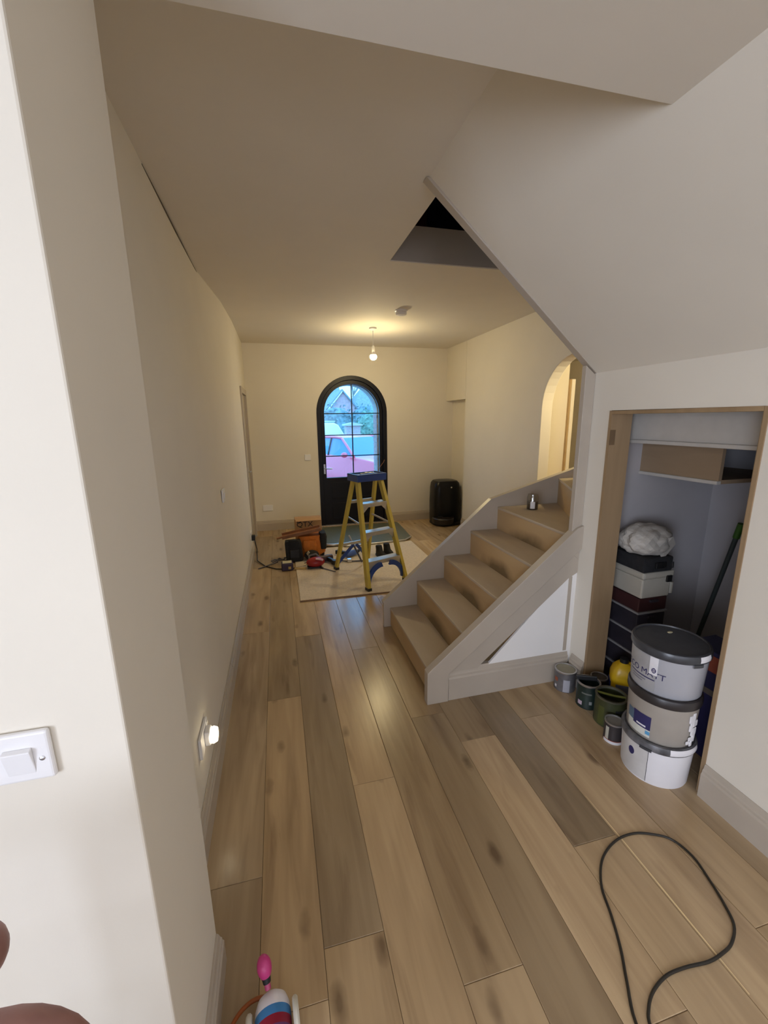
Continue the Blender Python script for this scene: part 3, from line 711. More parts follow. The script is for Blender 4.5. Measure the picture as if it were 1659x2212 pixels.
# ------------------------------------------------------------------ robot vacuum dock
dk = thing('vacuum_dock', 'tall black robot vacuum dock in the far right corner by the skirting', 'vacuum', (2.56, 6.15, 0))
lev = [(0.03, 0.215, 0.17, 0, 0), (0.05, 0.222, 0.178, 0, 0), (0.35, 0.226, 0.18, 0, 0), (0.58, 0.218, 0.175, 0, 0.004), (0.655, 0.205, 0.165, 0, 0.008), (0.69, 0.175, 0.145, 0, 0.012), (0.70, 0.12, 0.10, 0, 0.016)]
GBL = mat('gloss_black_plastic', (0.005, 0.005, 0.006), 0.3, var=0.1, spec=0.3)
sub(dk, MB().sweep_rounded(lev, 32, 4.5, (2.555, 6.17)), 'dock_body', GBL, smooth=35)
sub(dk, MB().sweep_rounded([(0.004, 0.235, 0.20, 0, -0.02), (0.03, 0.235, 0.20, 0, -0.02), (0.04, 0.22, 0.185, 0, -0.01)], 32, 4, (2.555, 6.15)), 'base_tray', BLACK, smooth=35)
sub(dk, MB().lathe([(0.0, 0.042), (0.165, 0.042), (0.172, 0.055), (0.172, 0.115), (0.160, 0.128), (0.06, 0.130), (0.0, 0.131)], (2.47, 6.02, 0), 32), 'robot_vacuum', mat('dark_brown_black', (0.02, 0.014, 0.013), 0.35), smooth=40)
sub(dk, MB().lathe([(0.0, 0.130), (0.045, 0.130), (0.045, 0.150), (0.0, 0.152)], (2.42, 6.02, 0), 20), 'sensor_turret', BLACK, smooth=40)
sub(dk, MB().lathe([(0.0, 0), (0.012, 0), (0.012, 0.004), (0, 0.004)], (2.59, 5.992, 0.60), 6, Matrix.Rotation(PI/2, 4, 'X')), 'logo_mark', mat('pale_logo', (0.7, 0.68, 0.6), 0.5))
sub(dk, MB().box(2.56, 2.62, 5.935, 5.95, 0.052, 0.085), 'status_window', mat('grey_window', (0.10, 0.085, 0.06), 0.3))

# ------------------------------------------------------------------ tool pile
ORA = mat('orange_fabric', (0.55, 0.16, 0.014), 0.7, var=0.15, scale=25, bump=0.2)
CARD = wood('brown_cardboard', (0.44, 0.26, 0.12), (0.38, 0.215, 0.095), 8, 8, 0.85, 'Z', False, 0.05)
BRN = mat('brown_tray', (0.22, 0.085, 0.03), 0.5, var=0.15)
REDP = mat('red_plastic', (0.30, 0.012, 0.015), 0.35, var=0.08)
PUR = mat('dark_purple_plastic', (0.035, 0.018, 0.05), 0.4)
GRY = mat('grey_tool_plastic', (0.10, 0.09, 0.10), 0.5, var=0.15)
YLW = mat('pale_yellow_card', (0.50, 0.34, 0.13), 0.7)
bx = thing('cardboard_box', 'brown cardboard box with black letters behind the orange tool bag', 'box', (0.33, 5.33, 0))
sub(bx, MB().box(0.15, 0.49, 5.31, 5.49, 0.0, 0.412), 'carton', CARD, bevel=0.004)
fl_ = MB().obox(Matrix.Translation((0.32, 5.28, 0.418)) @ Matrix.Rotation(R(20), 4, 'X'), 0.160, 0.045, 0.002)
sub(bx, fl_, 'flap', CARD)
INK = mat('black_ink', (0.01, 0.01, 0.01), 0.7)
sub(bx, text_mesh('QTX', 0.098, lambda x, y: (0.275+x, 5.3085, 0.312+y)), 'printed_word', INK)
sub(bx, MB().lathe([(0.018, 0), (0.027, 0), (0.027, 0.0015), (0.018, 0.0015), (0.018, 0)], (0.203, 5.3088, 0.387), 20, Matrix.Rotation(PI/2, 4, 'X'), caps=False), 'printed_ring', INK)
tb = thing('tool_bag', 'open orange and black tool bag slumped among the tools by the door', 'tool bag', (0.33, 5.05, 0))
sub(tb, MB().sweep_rounded([(0.012, 0.16, 0.09, 0, 0), (0.06, 0.18, 0.11, 0, 0), (0.2, 0.175, 0.105, 0.01, 0), (0.272, 0.165, 0.10, 0.02, 0)], 24, 4, (0.32, 5.075)), 'bag_body', ORA, smooth=40)
sub(tb, MB().sweep_rounded([(0.09, 0.07, 0.02, 0, 0), (0.16, 0.085, 0.028, 0, 0), (0.23, 0.075, 0.02, 0, 0)], 18, 3.5, (0.30, 4.945)), 'pocket', ORA, smooth=40)
sub(tb, MB().sweep_rounded([(0.10, 0.04, 0.09, 0, 0), (0.25, 0.05, 0.10, 0, 0), (0.30, 0.035, 0.09, 0, 0)], 18, 3.5, (0.47, 5.05)), 'side_pocket', BLACKS, smooth=40)
sub(tb, MB().box(0.16, 0.48, 4.985, 5.02, 0.012, 0.05), 'base_trim', BLACKS, bevel=0.01)
tr = thing('tool_tray', 'brown wooden tray tilted across the top of the tool bag', 'tray', (0.22, 5.03, 0.33))
M_ = Matrix.Translation((0.215, 5.03, 0.306)) @ Matrix.Rotation(R(-9), 4, 'Y')
tt = MB().obox(M_, 0.235, 0.085, 0.006); tt.obox(M_ @ Matrix.Translation((0, -0.082, 0.014)), 0.235, 0.005, 0.018); tt.obox(M_ @ Matrix.Translation((0, 0.082, 0.014)), 0.235, 0.005, 0.018)
sub(tr, tt, 'tray_board', BRN, bevel=0.002)
sub(tr, MB().tube([M_ @ Vector((-0.235, -0.03, 0.012)), M_ @ Vector((-0.30, -0.03, 0.005))], 0.012, 8), 'handle', BRN)
bc = thing('tool_case', 'black upright tool case in front of the orange bag', 'tool case', (0.13, 4.93, 0))
sub(bc, MB().sweep_rounded([(0.0115, 0.092, 0.06, 0, 0), (0.025, 0.10, 0.068, 0, 0), (0.22, 0.098, 0.066, -0.01, 0.01), (0.255, 0.09, 0.058, -0.012, 0.012)], 24, 5, (0.115, 4.895)), 'case_body', BLACKS, smooth=35)
sub(bc, MB().tube([(0.05, 4.88, 0.25), (0.06, 4.87, 0.266), (0.15, 4.87, 0.266), (0.16, 4.88, 0.25)], 0.009, 8), 'carry_handle', BLACK, smooth=60)
sub(bc, MB().box(0.06, 0.17, 4.818, 4.833, 0.06, 0.16), 'front_pocket', BLACK, bevel=0.006)
bg2 = thing('black_pouch', 'soft black pouch lying between tool case and orange bag', 'pouch', (0.29, 4.87, 0))
sub(bg2, MB().ball((0.315, 4.875, 0.067), 0.088, 0.062, 0.057), 'pouch_body', BLACKS, smooth=60)
sub(bg2, MB().beam((0.26, 4.83, 0.09), (0.28, 4.80, 0.13), 0.03, 0.01), 'paper_tag', mat('pale_tag', (0.5, 0.45, 0.33), 0.7))
rd = thing('battery_radio', 'dark purple boxy charger with pale top left of the red tool', 'charger', (0.03, 4.62, 0))
sub(rd, MB().box(-0.045, 0.085, 4.57, 4.68, 0.0, 0.085), 'charger_body', PUR, bevel=0.012)
sub(rd, MB().box(-0.03, 0.07, 4.585, 4.665, 0.085, 0.092), 'top_plate', mat('pale_label', (0.62, 0.58, 0.42), 0.6), bevel=0.002)
sub(rd, MB().box(0.03, 0.06, 4.566, 4.572, 0.02, 0.05), 'front_badge', mat('gold_badge', (0.5, 0.36, 0.10), 0.5))
def drill(name, label, cat, x, y, z, rz, body, scale=1.0):
    t = thing(name, label, cat, (x, y, z), rz, local=True)
    s = scale
    MB().lathe([(0.0, -0.10*s), (0.030*s, -0.098*s), (0.036*s, -0.05*s), (0.036*s, 0.06*s), (0.026*s, 0.085*s)], (0, 0, 0.038*s), 16, Matrix.Rotation(PI/2, 4, 'Y')).build('motor_body', body, t, smooth=40)
    MB().lathe([(0.022*s, 0.08*s), (0.022*s, 0.115*s), (0.010*s, 0.135*s), (0.0, 0.135*s)], (0, 0, 0.038*s), 14, Matrix.Rotation(PI/2, 4, 'Y')).build('chuck', BLACK, t, smooth=40)
    MB().tube([(0.13*s, 0, 0.036*s), (0.24*s, 0, 0.030*s)], 0.005*s, 8).build('bit', GRY, t)
    MB().beam((-0.03*s, 0.01, 0.036*s), (-0.05*s, 0.16*s, 0.030*s), 0.042*s, 0.036*s).build('grip', BLACK, t, bevel=0.006)
    MB().beam((-0.05*s, 0.15*s, 0.034*s), (-0.055*s, 0.20*s, 0.034*s), 0.050*s, 0.085*s).build('battery', BLACK, t, bevel=0.006)
    return t
t = thing('red_tool', 'red cordless tool lying on the near left corner of the rug', 'power tool', (0.34, 4.56, 0))
sub(t, MB().ball((0.335, 4.585, 0.072), 0.105, 0.075, 0.058), 'tool_body', REDP, smooth=60)
sub(t, MB().obox(Matrix.Translation((0.375, 4.535, 0.112)) @ Matrix.Rotation(R(-38), 4, 'X') @ Matrix.Rotation(R(12), 4, 'Y'), 0.042, 0.026, 0.006), 'label_patch', mat('pink_white_label', (0.75, 0.55, 0.62), 0.4), bevel=0.003)
sub(t, MB().box(0.24, 0.40, 4.53, 4.63, 0.011, 0.03), 'base_shoe', BLACK, bevel=0.006)
sub(t, MB().tube([(0.27, 4.62, 0.08), (0.27, 4.68, 0.12), (0.35, 4.69, 0.13), (0.39, 4.64, 0.10)], 0.014, 8), 'grip', GRY, smooth=60)
drill('cordless_drill', 'dark cordless drill beside the red tool on the rug', 'drill', 0.45, 4.74, 0.014, R(200), mat('dark_maroon_plastic', (0.06, 0.025, 0.03), 0.4), 1.05)
drill('impact_driver', 'blue drill lying on the rug behind the ladder left leg', 'drill', 0.80, 4.85, 0.014, R(35), mat('mid_blue_plastic', (0.05, 0.11, 0.38), 0.35), 1.0)
t = thing('measuring_clamp', 'small dark clamp on the rug by the ladder left rear foot', 'clamp', (0.66, 4.68, 0.0105))
sub(t, MB().lathe([(0.012, 0), (0.034, 0.004), (0.034, 0.026), (0.012, 0.03)], (0.60, 4.68, 0.045), 14, Matrix.Rotation(PI/2, 4, 'Y')), 'clamp_head', BLACK, smooth=40)
sub(t, MB().tube([(0.63, 4.68, 0.03), (0.70, 4.66, 0.022), (0.80, 4.64, 0.02), (0.95, 4.62, 0.02)], 0.008, 8), 'clamp_bar', GRY)
sub(t, MB().box(0.71, 0.76, 4.63, 4.68, 0.011, 0.05), 'sliding_jaw', CHROME, bevel=0.004)
t = thing('metal_pipe', 'slim grey metal bar leaning against the ladder front leg', 'bar', (0.80, 4.3, 0))
sub(t, MB().tube([(0.735, 4.62, 0.345), (0.767, 4.612, 0.265)], 0.010, 10), 'shiny_end', CHROME, smooth=60)
sub(t, MB().tube([(0.767, 4.612, 0.265), (0.83, 4.59, 0.12), (0.872, 4.58, 0.022)], 0.0105, 10), 'bar', GRY, smooth=60)
for i, (x, y) in enumerate(((1.14, 4.74), (1.25, 4.79))):
    t = thing('work_boot', ['left black work boot on the rug behind the ladder', 'right black work boot on the rug behind the ladder'][i], 'boot', (x, y, 0.0105), R(15), 'black boots behind the ladder', local=True); t.scale = (0.85, 0.85, 0.8)
    MB().sweep_rounded([(0.0, 0.045, 0.125, 0, 0), (0.022, 0.047, 0.128, 0, 0)], 20, 3, (0, 0)).build('sole', BLACK, t)
    MB().sweep_rounded([(0.022, 0.042, 0.12, 0, 0), (0.06, 0.042, 0.115, 0, 0.005), (0.085, 0.038, 0.075, 0, 0.04), (0.15, 0.04, 0.055, 0, 0.06)], 20, 2.6, (0, 0)).build('upper', BLACKS, t, smooth=50)
    MB().lathe([(0.036, 0.0), (0.044, 0.004), (0.044, 0.016), (0.036, 0.02)], (0, 0.06, 0.145), 16).build('collar', BLACKS, t, smooth=50)
t = thing('chisel', 'thin dark chisel pointing away from the red tool on the rug', 'chisel', (0.45, 4.42, 0.0105))
sub(t, MB().tube([(0.41, 4.50, 0.018), (0.53, 4.36, 0.016)], 0.006, 8), 'blade', GRY)
sub(t, MB().tube([(0.36, 4.56, 0.02), (0.41, 4.50, 0.018)], 0.011, 8), 'handle', BLACK)
t = thing('cable_lead', 'tangled grey cable lead on the boards left of the tool case', 'cable', (-0.1, 4.9, 0))
ps = [(-0.30, 4.72, 0.006)]
for i in range(26):
    a = i*0.75; ps.append((-0.14+0.010*i*0.9+0.055*math.cos(a), 4.86+0.03*math.sin(a)+0.004*i, 0.02+0.012*math.sin(a*1.7)+0.006*(i % 5)))
sub(t, MB().tube(ps, 0.008, 6), 'flex', GRY, smooth=60)
t = thing('yellow_strip', 'short pale yellow wooden strip beside the red tool', 'offcut', (0.14, 4.6, 0))
sub(t, MB().beam((0.10, 4.58, 0.018), (0.225, 4.545, 0.018), 0.018, 0.03), 'strip', YLW, bevel=0.002)

# ------------------------------------------------------------------ glass jar on the stairs
t = thing('paint_jar', 'small glass paint jar with dark contents on the first winder step', 'jar', (1.93, 2.86, 0.939))
sub(t, MB().lathe([(0.0, 0.0), (0.040, 0.0), (0.043, 0.006), (0.043, 0.10), (0.038, 0.112), (0.038, 0.122)], (1.93, 2.86, 0.939), 24, caps=False), 'jar_glass', glass('jar_glass', (0.75, 0.77, 0.78), 0.25, 0.08), smooth=40)
sub(t, MB().lathe([(0.0, 0.003), (0.040, 0.003), (0.041, 0.064), (0.0, 0.064)], (1.93, 2.86, 0.939), 24), 'dark_paint', mat('dark_paint', (0.012, 0.010, 0.02), 0.3), smooth=40)
sub(t, MB().lathe([(0.0435, 0.012), (0.0435, 0.066)], (1.93, 2.86, 0.939), 10, a0=R(215), a1=R(262), caps=False), 'paper_label', mat('white_label', (0.72, 0.70, 0.70), 0.6), smooth=60)
# ------------------------------------------------------------------ paint containers
GLID = mat('dark_grey_lid', (0.050, 0.052, 0.060), 0.30, var=0.12, scale=30)
LABW = mat('white_paper_label', (0.74, 0.73, 0.76), 0.5)
NAVY = mat('navy_print', (0.028, 0.026, 0.11), 0.5)
TAPER = [0.0, 0.0]   # body radius at the base and slope, for labels that follow a tapering tub
def curved(r, z0, z1, a0, a1, c, n=14, dz=0.0):
    """label patch wrapped round a tub; a in degrees"""
    mb = MB(); vs = []
    for i in range(n+1):
        a = R(a0+(a1-a0)*i/n)
        for z in (z0, z1):
            q = r-TAPER[0]*(1-z/TAPER[1]) if TAPER[1] else r
            vs.append((c[0]+q*math.cos(a), c[1]+q*math.sin(a), c[2]+z))
    mb.add(vs, [(2*i, 2*i+2, 2*i+3, 2*i+1) for i in range(n)])
    return mb
def tub(label, c, r, h, body, lid, lab, hs=0.035):
    t = thing('paint_tub', label, 'paint tub', c, 0, 'stacked paint tubs in the cupboard doorway')
    sub(t, MB().lathe([(0.0, 0.0), (r*0.915, 0.0), (r*0.93, 0.006), (r*0.985, h-hs), (r*0.985, h-hs+0.004), (0, h-hs+0.004)], c, 48), 'tub_body', body, smooth=35)
    sub(t, MB().lathe([(0.0, h-hs), (r*1.02, h-hs), (r*1.035, h-hs+0.006), (r*1.035, h-0.012), (r*1.01, h-0.002), (r*0.955, h), (r*0.94, h-0.006), (0.0, h-0.006)], c, 48), 'tub_lid', lid, smooth=35)
    return t
CT = (1.660, 1.342)
def angle_to_cam(dx=0): return math.degrees(math.atan2(-CT[1], -CT[0]))+dx   # direction from the stack to the doorway side
A0 = angle_to_cam()
# bottom white tub
HB = 0.215; r = 0.147
t = tub('white paint tub with grey lid, lowest of the three stacked by the cupboard', (CT[0], CT[1], 0.0), r, HB, mat('white_tub', (0.78, 0.77, 0.80), 0.4, var=0.02), mat('paint_smeared_grey_lid', (0.12, 0.12, 0.13), 0.3, var=0.5, scale=25), None)
TAPER[:] = [r*0.055, HB-0.035]
sub(t, curved(r*0.985+0.0008, 0.008, HB-0.04, A0-9, A0-8.2, (CT[0], CT[1], 0), 2), 'label_seam', BLACK)
sub(t, curved(r*0.985+0.0005, 0.009, HB-0.04, A0-68, A0-9.2, (CT[0], CT[1], 0)), 'paper_label', mat('grey_white_label', (0.60, 0.585, 0.575), 0.5), smooth=60)
em = MB(); vs = []; 
for i in range(20):
    a = 2*PI*i/20; an = R(A0-38+6.0*math.cos(a)); vs.append((CT[0]+(r*0.974+0.001)*math.cos(an), CT[1]+(r*0.974+0.001)*math.sin(an), 0.125+0.020*math.sin(a)))
em.add(vs, [tuple(range(20))]); sub(t, em, 'printed_emblem', NAVY)
sub(t, MB().lathe([(r*1.04, 0.176), (r*1.075, 0.178), (r*1.075, 0.188), (r*1.04, 0.19)], (CT[0], CT[1], 0), 10, a0=R(A0-22), a1=R(A0-4), caps=False), 'handle_clip', GLID)
sub(t, MB().lathe([(r*1.036, 0.186), (r*1.043, 0.190), (r*1.043, 0.200), (r*1.02, 0.214)], (CT[0], CT[1], 0), 22, a0=R(A0+22), a1=R(A0+80), caps=False), 'paint_smear', mat('wet_white_paint', (0.78, 0.77, 0.80), 0.2))
# middle beige-grey tub
z = HB-0.006; HM = 0.235; c = (CT[0]+0.005, CT[1]+0.004, z); r = 0.142
t = tub('beige-grey paint tub with navy label, middle of the three stacked', c, r, HM, mat('beige_tub', (0.36, 0.325, 0.285), 0.4, var=0.03), mat('black_brown_lid', (0.030, 0.026, 0.027), 0.35), None, 0.042)
rr = r*0.985; TAPER[:] = [r*0.055, HM-0.042]
sub(t, curved(rr+0.001, 0.015, 0.105, A0-62, A0-12, c), 'pale_label', mat('cream_label', (0.66, 0.66, 0.60), 0.5), smooth=60)
sub(t, curved(rr+0.0016, 0.052, 0.122, A0-46, A0-12, c), 'navy_label', NAVY, smooth=60)
sub(t, curved(rr+0.0018, 0.062, 0.115, A0-62, A0-46, c), 'blue_band', mat('dusty_blue_print', (0.10, 0.16, 0.24), 0.5), smooth=60)
sub(t, curved(rr+0.0022, 0.028, 0.046, A0-20, A0-12, c), 'blue_corner', mat('sky_blue_print', (0.10, 0.32, 0.55), 0.5), smooth=60)
sub(t, text_mesh('PAINT', 0.022, lambda x, y: (c[0]+(rr+0.003)*math.cos(R(A0-28)+x/rr), c[1]+(rr+0.003)*math.sin(R(A0-28)+x/rr), c[2]+0.065+y)) if False else curved(rr+0.0024, 0.060, 0.068, A0-38, A0-20, c), 'fine_print', LABW, smooth=60)
sm = MB()
for i in range(16):
    an = A0+52+random.random()*16; zz_ = 0.02+0.145*i/16
    sm.obox(Matrix.Translation((c[0]+rr*math.cos(R(an)), c[1]+rr*math.sin(R(an)), c[2]+zz_)) @ Matrix.Rotation(R(an), 4, 'Z'), 0.003, 0.006+random.random()*0.012, 0.008+random.random()*0.010)
sub(t, sm, 'paint_splash', MATS['wet_white_paint'], bevel=0.003)
# top grey tub
z2 = z+HM-0.006; HT2 = 0.222; c = (CT[0]+0.018, CT[1]+0.016, z2); r = 0.150
t = tub('light grey paint tub with dark lid, topmost of the three stacked', c, r, HT2, mat('light_grey_tub', (0.40, 0.40, 0.43), 0.38, var=0.02), GLID, None, 0.038)
rr = r*0.985; TAPER[:] = [r*0.055, HT2-0.038]
sub(t, curved(rr+0.0006, 0.012, 0.178, A0-70, A0-14, c), 'pale_label', mat('grey_paper_label', (0.37, 0.365, 0.37), 0.5), smooth=60)
def wrap(rad, a_mid, z0):
    def f(x, y):
        q = rad-TAPER[0]*(1-(z0+y)/TAPER[1])
        return (c[0]+q*math.cos(R(a_mid)+x/rad), c[1]+q*math.sin(R(a_mid)+x/rad), c[2]+z0+y)
    return f
sub(t, text_mesh('ECO MATT', 0.040, wrap(rr+0.002, A0-37, 0.082)), 'printed_word', NAVY)
sub(t, curved(rr+0.0015, 0.066, 0.071, A0-66, A0-15, c), 'printed_rule', NAVY, smooth=60)
for k_, zz_ in enumerate((0.052, 0.040)): sub(t, curved(rr+0.0015, zz_, zz_+0.005, A0-60, A0-30-k_*6, c), 'fine_print', mat('grey_print', (0.20, 0.20, 0.25), 0.5), smooth=60)
sub(t, curved(rr+0.003, 0.095, 0.182, A0-25, A0-12, c), 'white_sticker', LABW, smooth=60)
em = MB(); vs = []
for i in range(16):
    a = 2*PI*i/16; an = R(A0-17.5+3.6*math.cos(a)); vs.append((c[0]+(rr+0.0015)*math.cos(an), c[1]+(rr+0.0015)*math.sin(an), c[2]+0.118+0.0125*math.sin(a)))
em.add(vs, [tuple(range(16))]); sub(t, em, 'round_logo', NAVY)
for k_ in (-1, 0, 1): sub(t, curved(rr+0.005, 0.117+k_*0.006, 0.1195+k_*0.006, A0-19.5, A0-15.5, c, 3), 'logo_stripe', LABW)
sub(t, MB().lathe([(r*0.99, 0.168), (r*1.05, 0.172), (r*1.05, 0.186), (r*0.99, 0.186)], c, 8, a0=R(A0+36), a1=R(A0+52), caps=False), 'handle_clip', GLID)
sub(t, MB().lathe([(r*1.037, 0.192), (r*1.043, 0.196), (r*1.043, 0.206), (r*1.02, 0.219)], c, 14, a0=R(A0+46), a1=R(A0+70), caps=False), 'paint_smear', MATS['wet_white_paint'])
dr_ = MB().ball((c[0]+0.055, c[1]+0.055, c[2]+HT2-0.004), 0.014, 0.008, 0.003)
sub(t, dr_, 'paint_drip', mat('yellowed_drip', (0.55, 0.50, 0.33), 0.5))

TAPER[:] = [0.0, 0.0]
def can(label, c, r, h, body, cat='paint can', open_=False, rim=None, inside=None):
    t = thing('paint_can', label, cat, c, 0, 'small paint cans along the cupboard')
    rim = rim or CHROME
    sub(t, MB().lathe([(0.0, 0.0), (r, 0.0), (r*1.015, 0.004), (r, 0.008), (r, h-0.008)], c, 32, caps=False), 'can_body', body, smooth=35)
    sub(t, MB().lathe([(r*1.0, h-0.010), (r*1.03, h-0.006), (r*1.03, h), (r*0.90, h), (r*0.88, h-0.012)], c, 32, caps=False), 'rim', rim, smooth=35)
    if open_: sub(t, MB().lathe([(0.0, h*0.55), (r*0.97, h*0.55), (r*0.97, h*0.56)], c, 32), 'paint_surface', inside)
    else: sub(t, MB().lathe([(0.0, h-0.007), (r*0.88, h-0.007), (r*0.885, h-0.004)], c, 32, caps=False), 'lid', inside, smooth=35)
    return t
def face(c): return math.degrees(math.atan2(-c[1], -c[0]))
SILV = mat('printed_silver_can', (0.16, 0.155, 0.165), 0.35, 0.3, var=0.2, scale=30)
c = (1.643, 1.974, 0); a = face(c)
t = can('silver paint can with dusty cream lid in the skirting corner under the stairs', c, 0.062, 0.130, SILV, inside=mat('dusty_cream_lid', (0.33, 0.30, 0.22), 0.7))
sub(t, curved(0.0635, 0.004, 0.085, a-6, a+28, c), 'grey_label', mat('pale_grey_label', (0.40, 0.40, 0.45), 0.4), smooth=60)
sub(t, curved(0.0632, 0.060, 0.085, a-62, a-38, c), 'orange_print', mat('orange_print', (0.33, 0.09, 0.04), 0.5), smooth=60)
sub(t, curved(0.0632, 0.018, 0.036, a-58, a-44, c), 'white_print', LABW, smooth=60)
DKG = mat('dark_green_can', (0.012, 0.024, 0.020), 0.4, var=0.2)
c = (1.669, 1.805, 0); a = face(c)
t = can('dark green open paint can second from the skirting corner', c, 0.062, 0.150, DKG, open_=True, inside=mat('dark_grey_paint', (0.045, 0.042, 0.035), 0.4))
sub(t, curved(0.0635, 0.020, 0.045, a-48, a-24, c), 'pink_print', mat('pink_white_print', (0.45, 0.36, 0.44), 0.5), smooth=60)
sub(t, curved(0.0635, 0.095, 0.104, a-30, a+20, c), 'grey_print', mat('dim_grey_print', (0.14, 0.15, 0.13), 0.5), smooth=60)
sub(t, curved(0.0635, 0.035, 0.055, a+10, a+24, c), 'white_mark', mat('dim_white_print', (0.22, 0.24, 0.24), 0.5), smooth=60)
br = MB().beam((1.615, 1.85, 0.157), (1.71, 1.79, 0.167), 0.028, 0.014); sub(t, br, 'brush', BLACK, bevel=0.003)
OLV = mat('olive_can', (0.050, 0.056, 0.022), 0.4, var=0.3, scale=10)
c = (1.686, 1.654, 0); a = face(c)
t = can('olive green open paint can beside the white tub stack', c, 0.078, 0.165, OLV, open_=True, rim=mat('olive_rim', (0.16, 0.155, 0.11), 0.35, 0.5), inside=mat('olive_paint', (0.035, 0.030, 0.010), 0.3))
sub(t, curved(0.0795, 0.012, 0.12, a-42, a-18, c), 'green_print', mat('green_print', (0.075, 0.085, 0.02), 0.5), smooth=60)
sub(t, MB().tube([(c[0]-0.05, c[1]+0.05, 0.158), (c[0]+0.02, c[1], 0.150), (c[0]+0.06, c[1]-0.04, 0.158)], 0.006, 6), 'stir_stick', mat('olive_stick', (0.14, 0.14, 0.02), 0.5))
sub(t, MB().lathe([(0.0805, 0.10), (0.0835, 0.104), (0.0835, 0.114), (0.0805, 0.118)], c, 14, a0=R(a+20), a1=R(a+100), caps=False), 'drip_band', BLACK)
c = (1.604, 1.534, 0); a = face(c)
t = can('small dark tin with a white striped label in front of the olive can', c, 0.046, 0.112, mat('dark_brown_tin', (0.040, 0.034, 0.036), 0.4), inside=mat('grey_dusty_lid', (0.24, 0.225, 0.20), 0.6))
sub(t, curved(0.0475, 0.0, 0.016, a-60, a+60, c), 'white_band', LABW, smooth=60)
sub(t, curved(0.0478, 0.016, 0.020, a-60, a+60, c), 'red_band', mat('red_print', (0.28, 0.05, 0.03), 0.5), smooth=60)
sub(t, curved(0.0475, 0.016, 0.090, a-48, a-26, c), 'white_stripe', mat('cream_stripe', (0.50, 0.48, 0.40), 0.5), smooth=60)
# tin behind, in shadow
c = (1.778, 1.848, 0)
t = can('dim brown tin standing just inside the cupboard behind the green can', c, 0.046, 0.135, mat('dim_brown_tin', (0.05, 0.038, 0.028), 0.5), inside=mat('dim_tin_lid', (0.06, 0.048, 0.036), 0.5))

# yellow jerrycan
YJ = mat('yellow_bottle_plastic', (0.62, 0.38, 0.008), 0.35, var=0.05)
t = thing('yellow_bottle', 'yellow plastic bottle with blue label inside the cupboard doorway', 'bottle', (1.90, 1.72, 0))
cx_, cy_ = 1.895, 1.765
mbv = MB().sweep_rounded([(0.0, 0.070, 0.045, 0, 0), (0.008, 0.075, 0.050, 0, 0), (0.155, 0.075, 0.050, 0, 0), (0.185, 0.066, 0.044, 0, 0), (0.205, 0.035, 0.030, -0.015, 0), (0.215, 0.020, 0.020, -0.02, 0)], 28, 4.5, (0, 0))
rot = Matrix.Translation((cx_, cy_, 0)) @ Matrix.Rotation(R(-35), 4, 'Z') @ Matrix.Scale(1.18, 4)
mbv.v = [tuple(rot @ Vector(p)) for p in mbv.v]
sub(t, mbv, 'bottle_body', YJ, smooth=40)
mbv = MB().lathe([(0.0, 0.213), (0.020, 0.213), (0.020, 0.236), (0.0, 0.238)], (0, 0, 0), 18); mbv.v = [tuple(rot @ (Vector(p)+Vector((-0.02, 0, 0)))) for p in mbv.v]
sub(t, mbv, 'cap', BLACK, smooth=40)
mbv = MB().tube([(0.0, 0, 0.205), (0.045, 0, 0.218), (0.072, 0, 0.20), (0.074, 0, 0.15)], 0.011, 10); mbv.v = [tuple(rot @ Vector(p)) for p in mbv.v]
sub(t, mbv, 'handle', YJ, smooth=60)
mbv = MB().box(-0.055, 0.055, -0.0525, -0.0505, 0.03, 0.115); mbv.v = [tuple(rot @ Vector(p)) for p in mbv.v]
sub(t, mbv, 'front_label', mat('grey_blue_label', (0.16, 0.17, 0.24), 0.5))
mbv = MB().box(-0.075, -0.055, -0.03, 0.03, 0.03, 0.115); mbv.v = [tuple(rot @ (Vector(p)+Vector((-0.002, 0, 0)))) for p in mbv.v]
sub(t, mbv, 'side_label', mat('blue_label', (0.03, 0.05, 0.22), 0.5))

# ------------------------------------------------------------------ cupboard contents
DGRY = mat('smoky_plastic', (0.030, 0.026, 0.034), 0.35, var=0.2)
LIP = mat('grey_drawer_frame', (0.26, 0.25, 0.25), 0.5)
SX0, SX1, SY0, SY1 = 1.965, 2.175, 1.81, 2.04
t = thing('drawer_unit', 'dark smoky plastic drawer tower at the back of the cupboard', 'drawer unit', (2.08, 1.95, 0))
zf = [0.0, 0.13, 0.26, 0.39, 0.52, 0.62]
for i in range(5):
    sub(t, MB().box(SX0+0.006, SX1-0.006, SY0+0.008, SY1, zf[i]+0.012, zf[i+1]-0.004), 'drawer', DGRY if i != 4 else mat('maroon_smoky_plastic', (0.05, 0.018, 0.018), 0.35), bevel=0.006)
    sub(t, MB().box(SX0, SX1, SY0, SY1, zf[i], zf[i]+0.012), 'drawer_frame', LIP, bevel=0.003)
    sub(t, MB().box((SX0+SX1)/2-0.03, (SX0+SX1)/2+0.03, SY0-0.004, SY0+0.010, zf[i+1]-0.03, zf[i+1]-0.015), 'drawer_handle', DGRY, bevel=0.003)
BEI = mat('beige_storage_plastic', (0.42, 0.39, 0.33), 0.6, var=0.04)
t = thing('storage_box', 'beige lidded storage box on top of the dark drawer tower', 'box', (2.08, 1.95, 0.62))
sub(t, MB().box(SX0, SX1-0.01, SY0-0.004, SY1, 0.622, 0.74), 'box_body', BEI, bevel=0.008)
sub(t, MB().box(SX0-0.006, SX1+0.004, SY0-0.012, SY1, 0.74, 0.782), 'lid', BEI, bevel=0.012)
sub(t, MB().box(SX1-0.055, SX1-0.02, SY0-0.020, SY0-0.008, 0.715, 0.755), 'latch', BLACK, bevel=0.003)
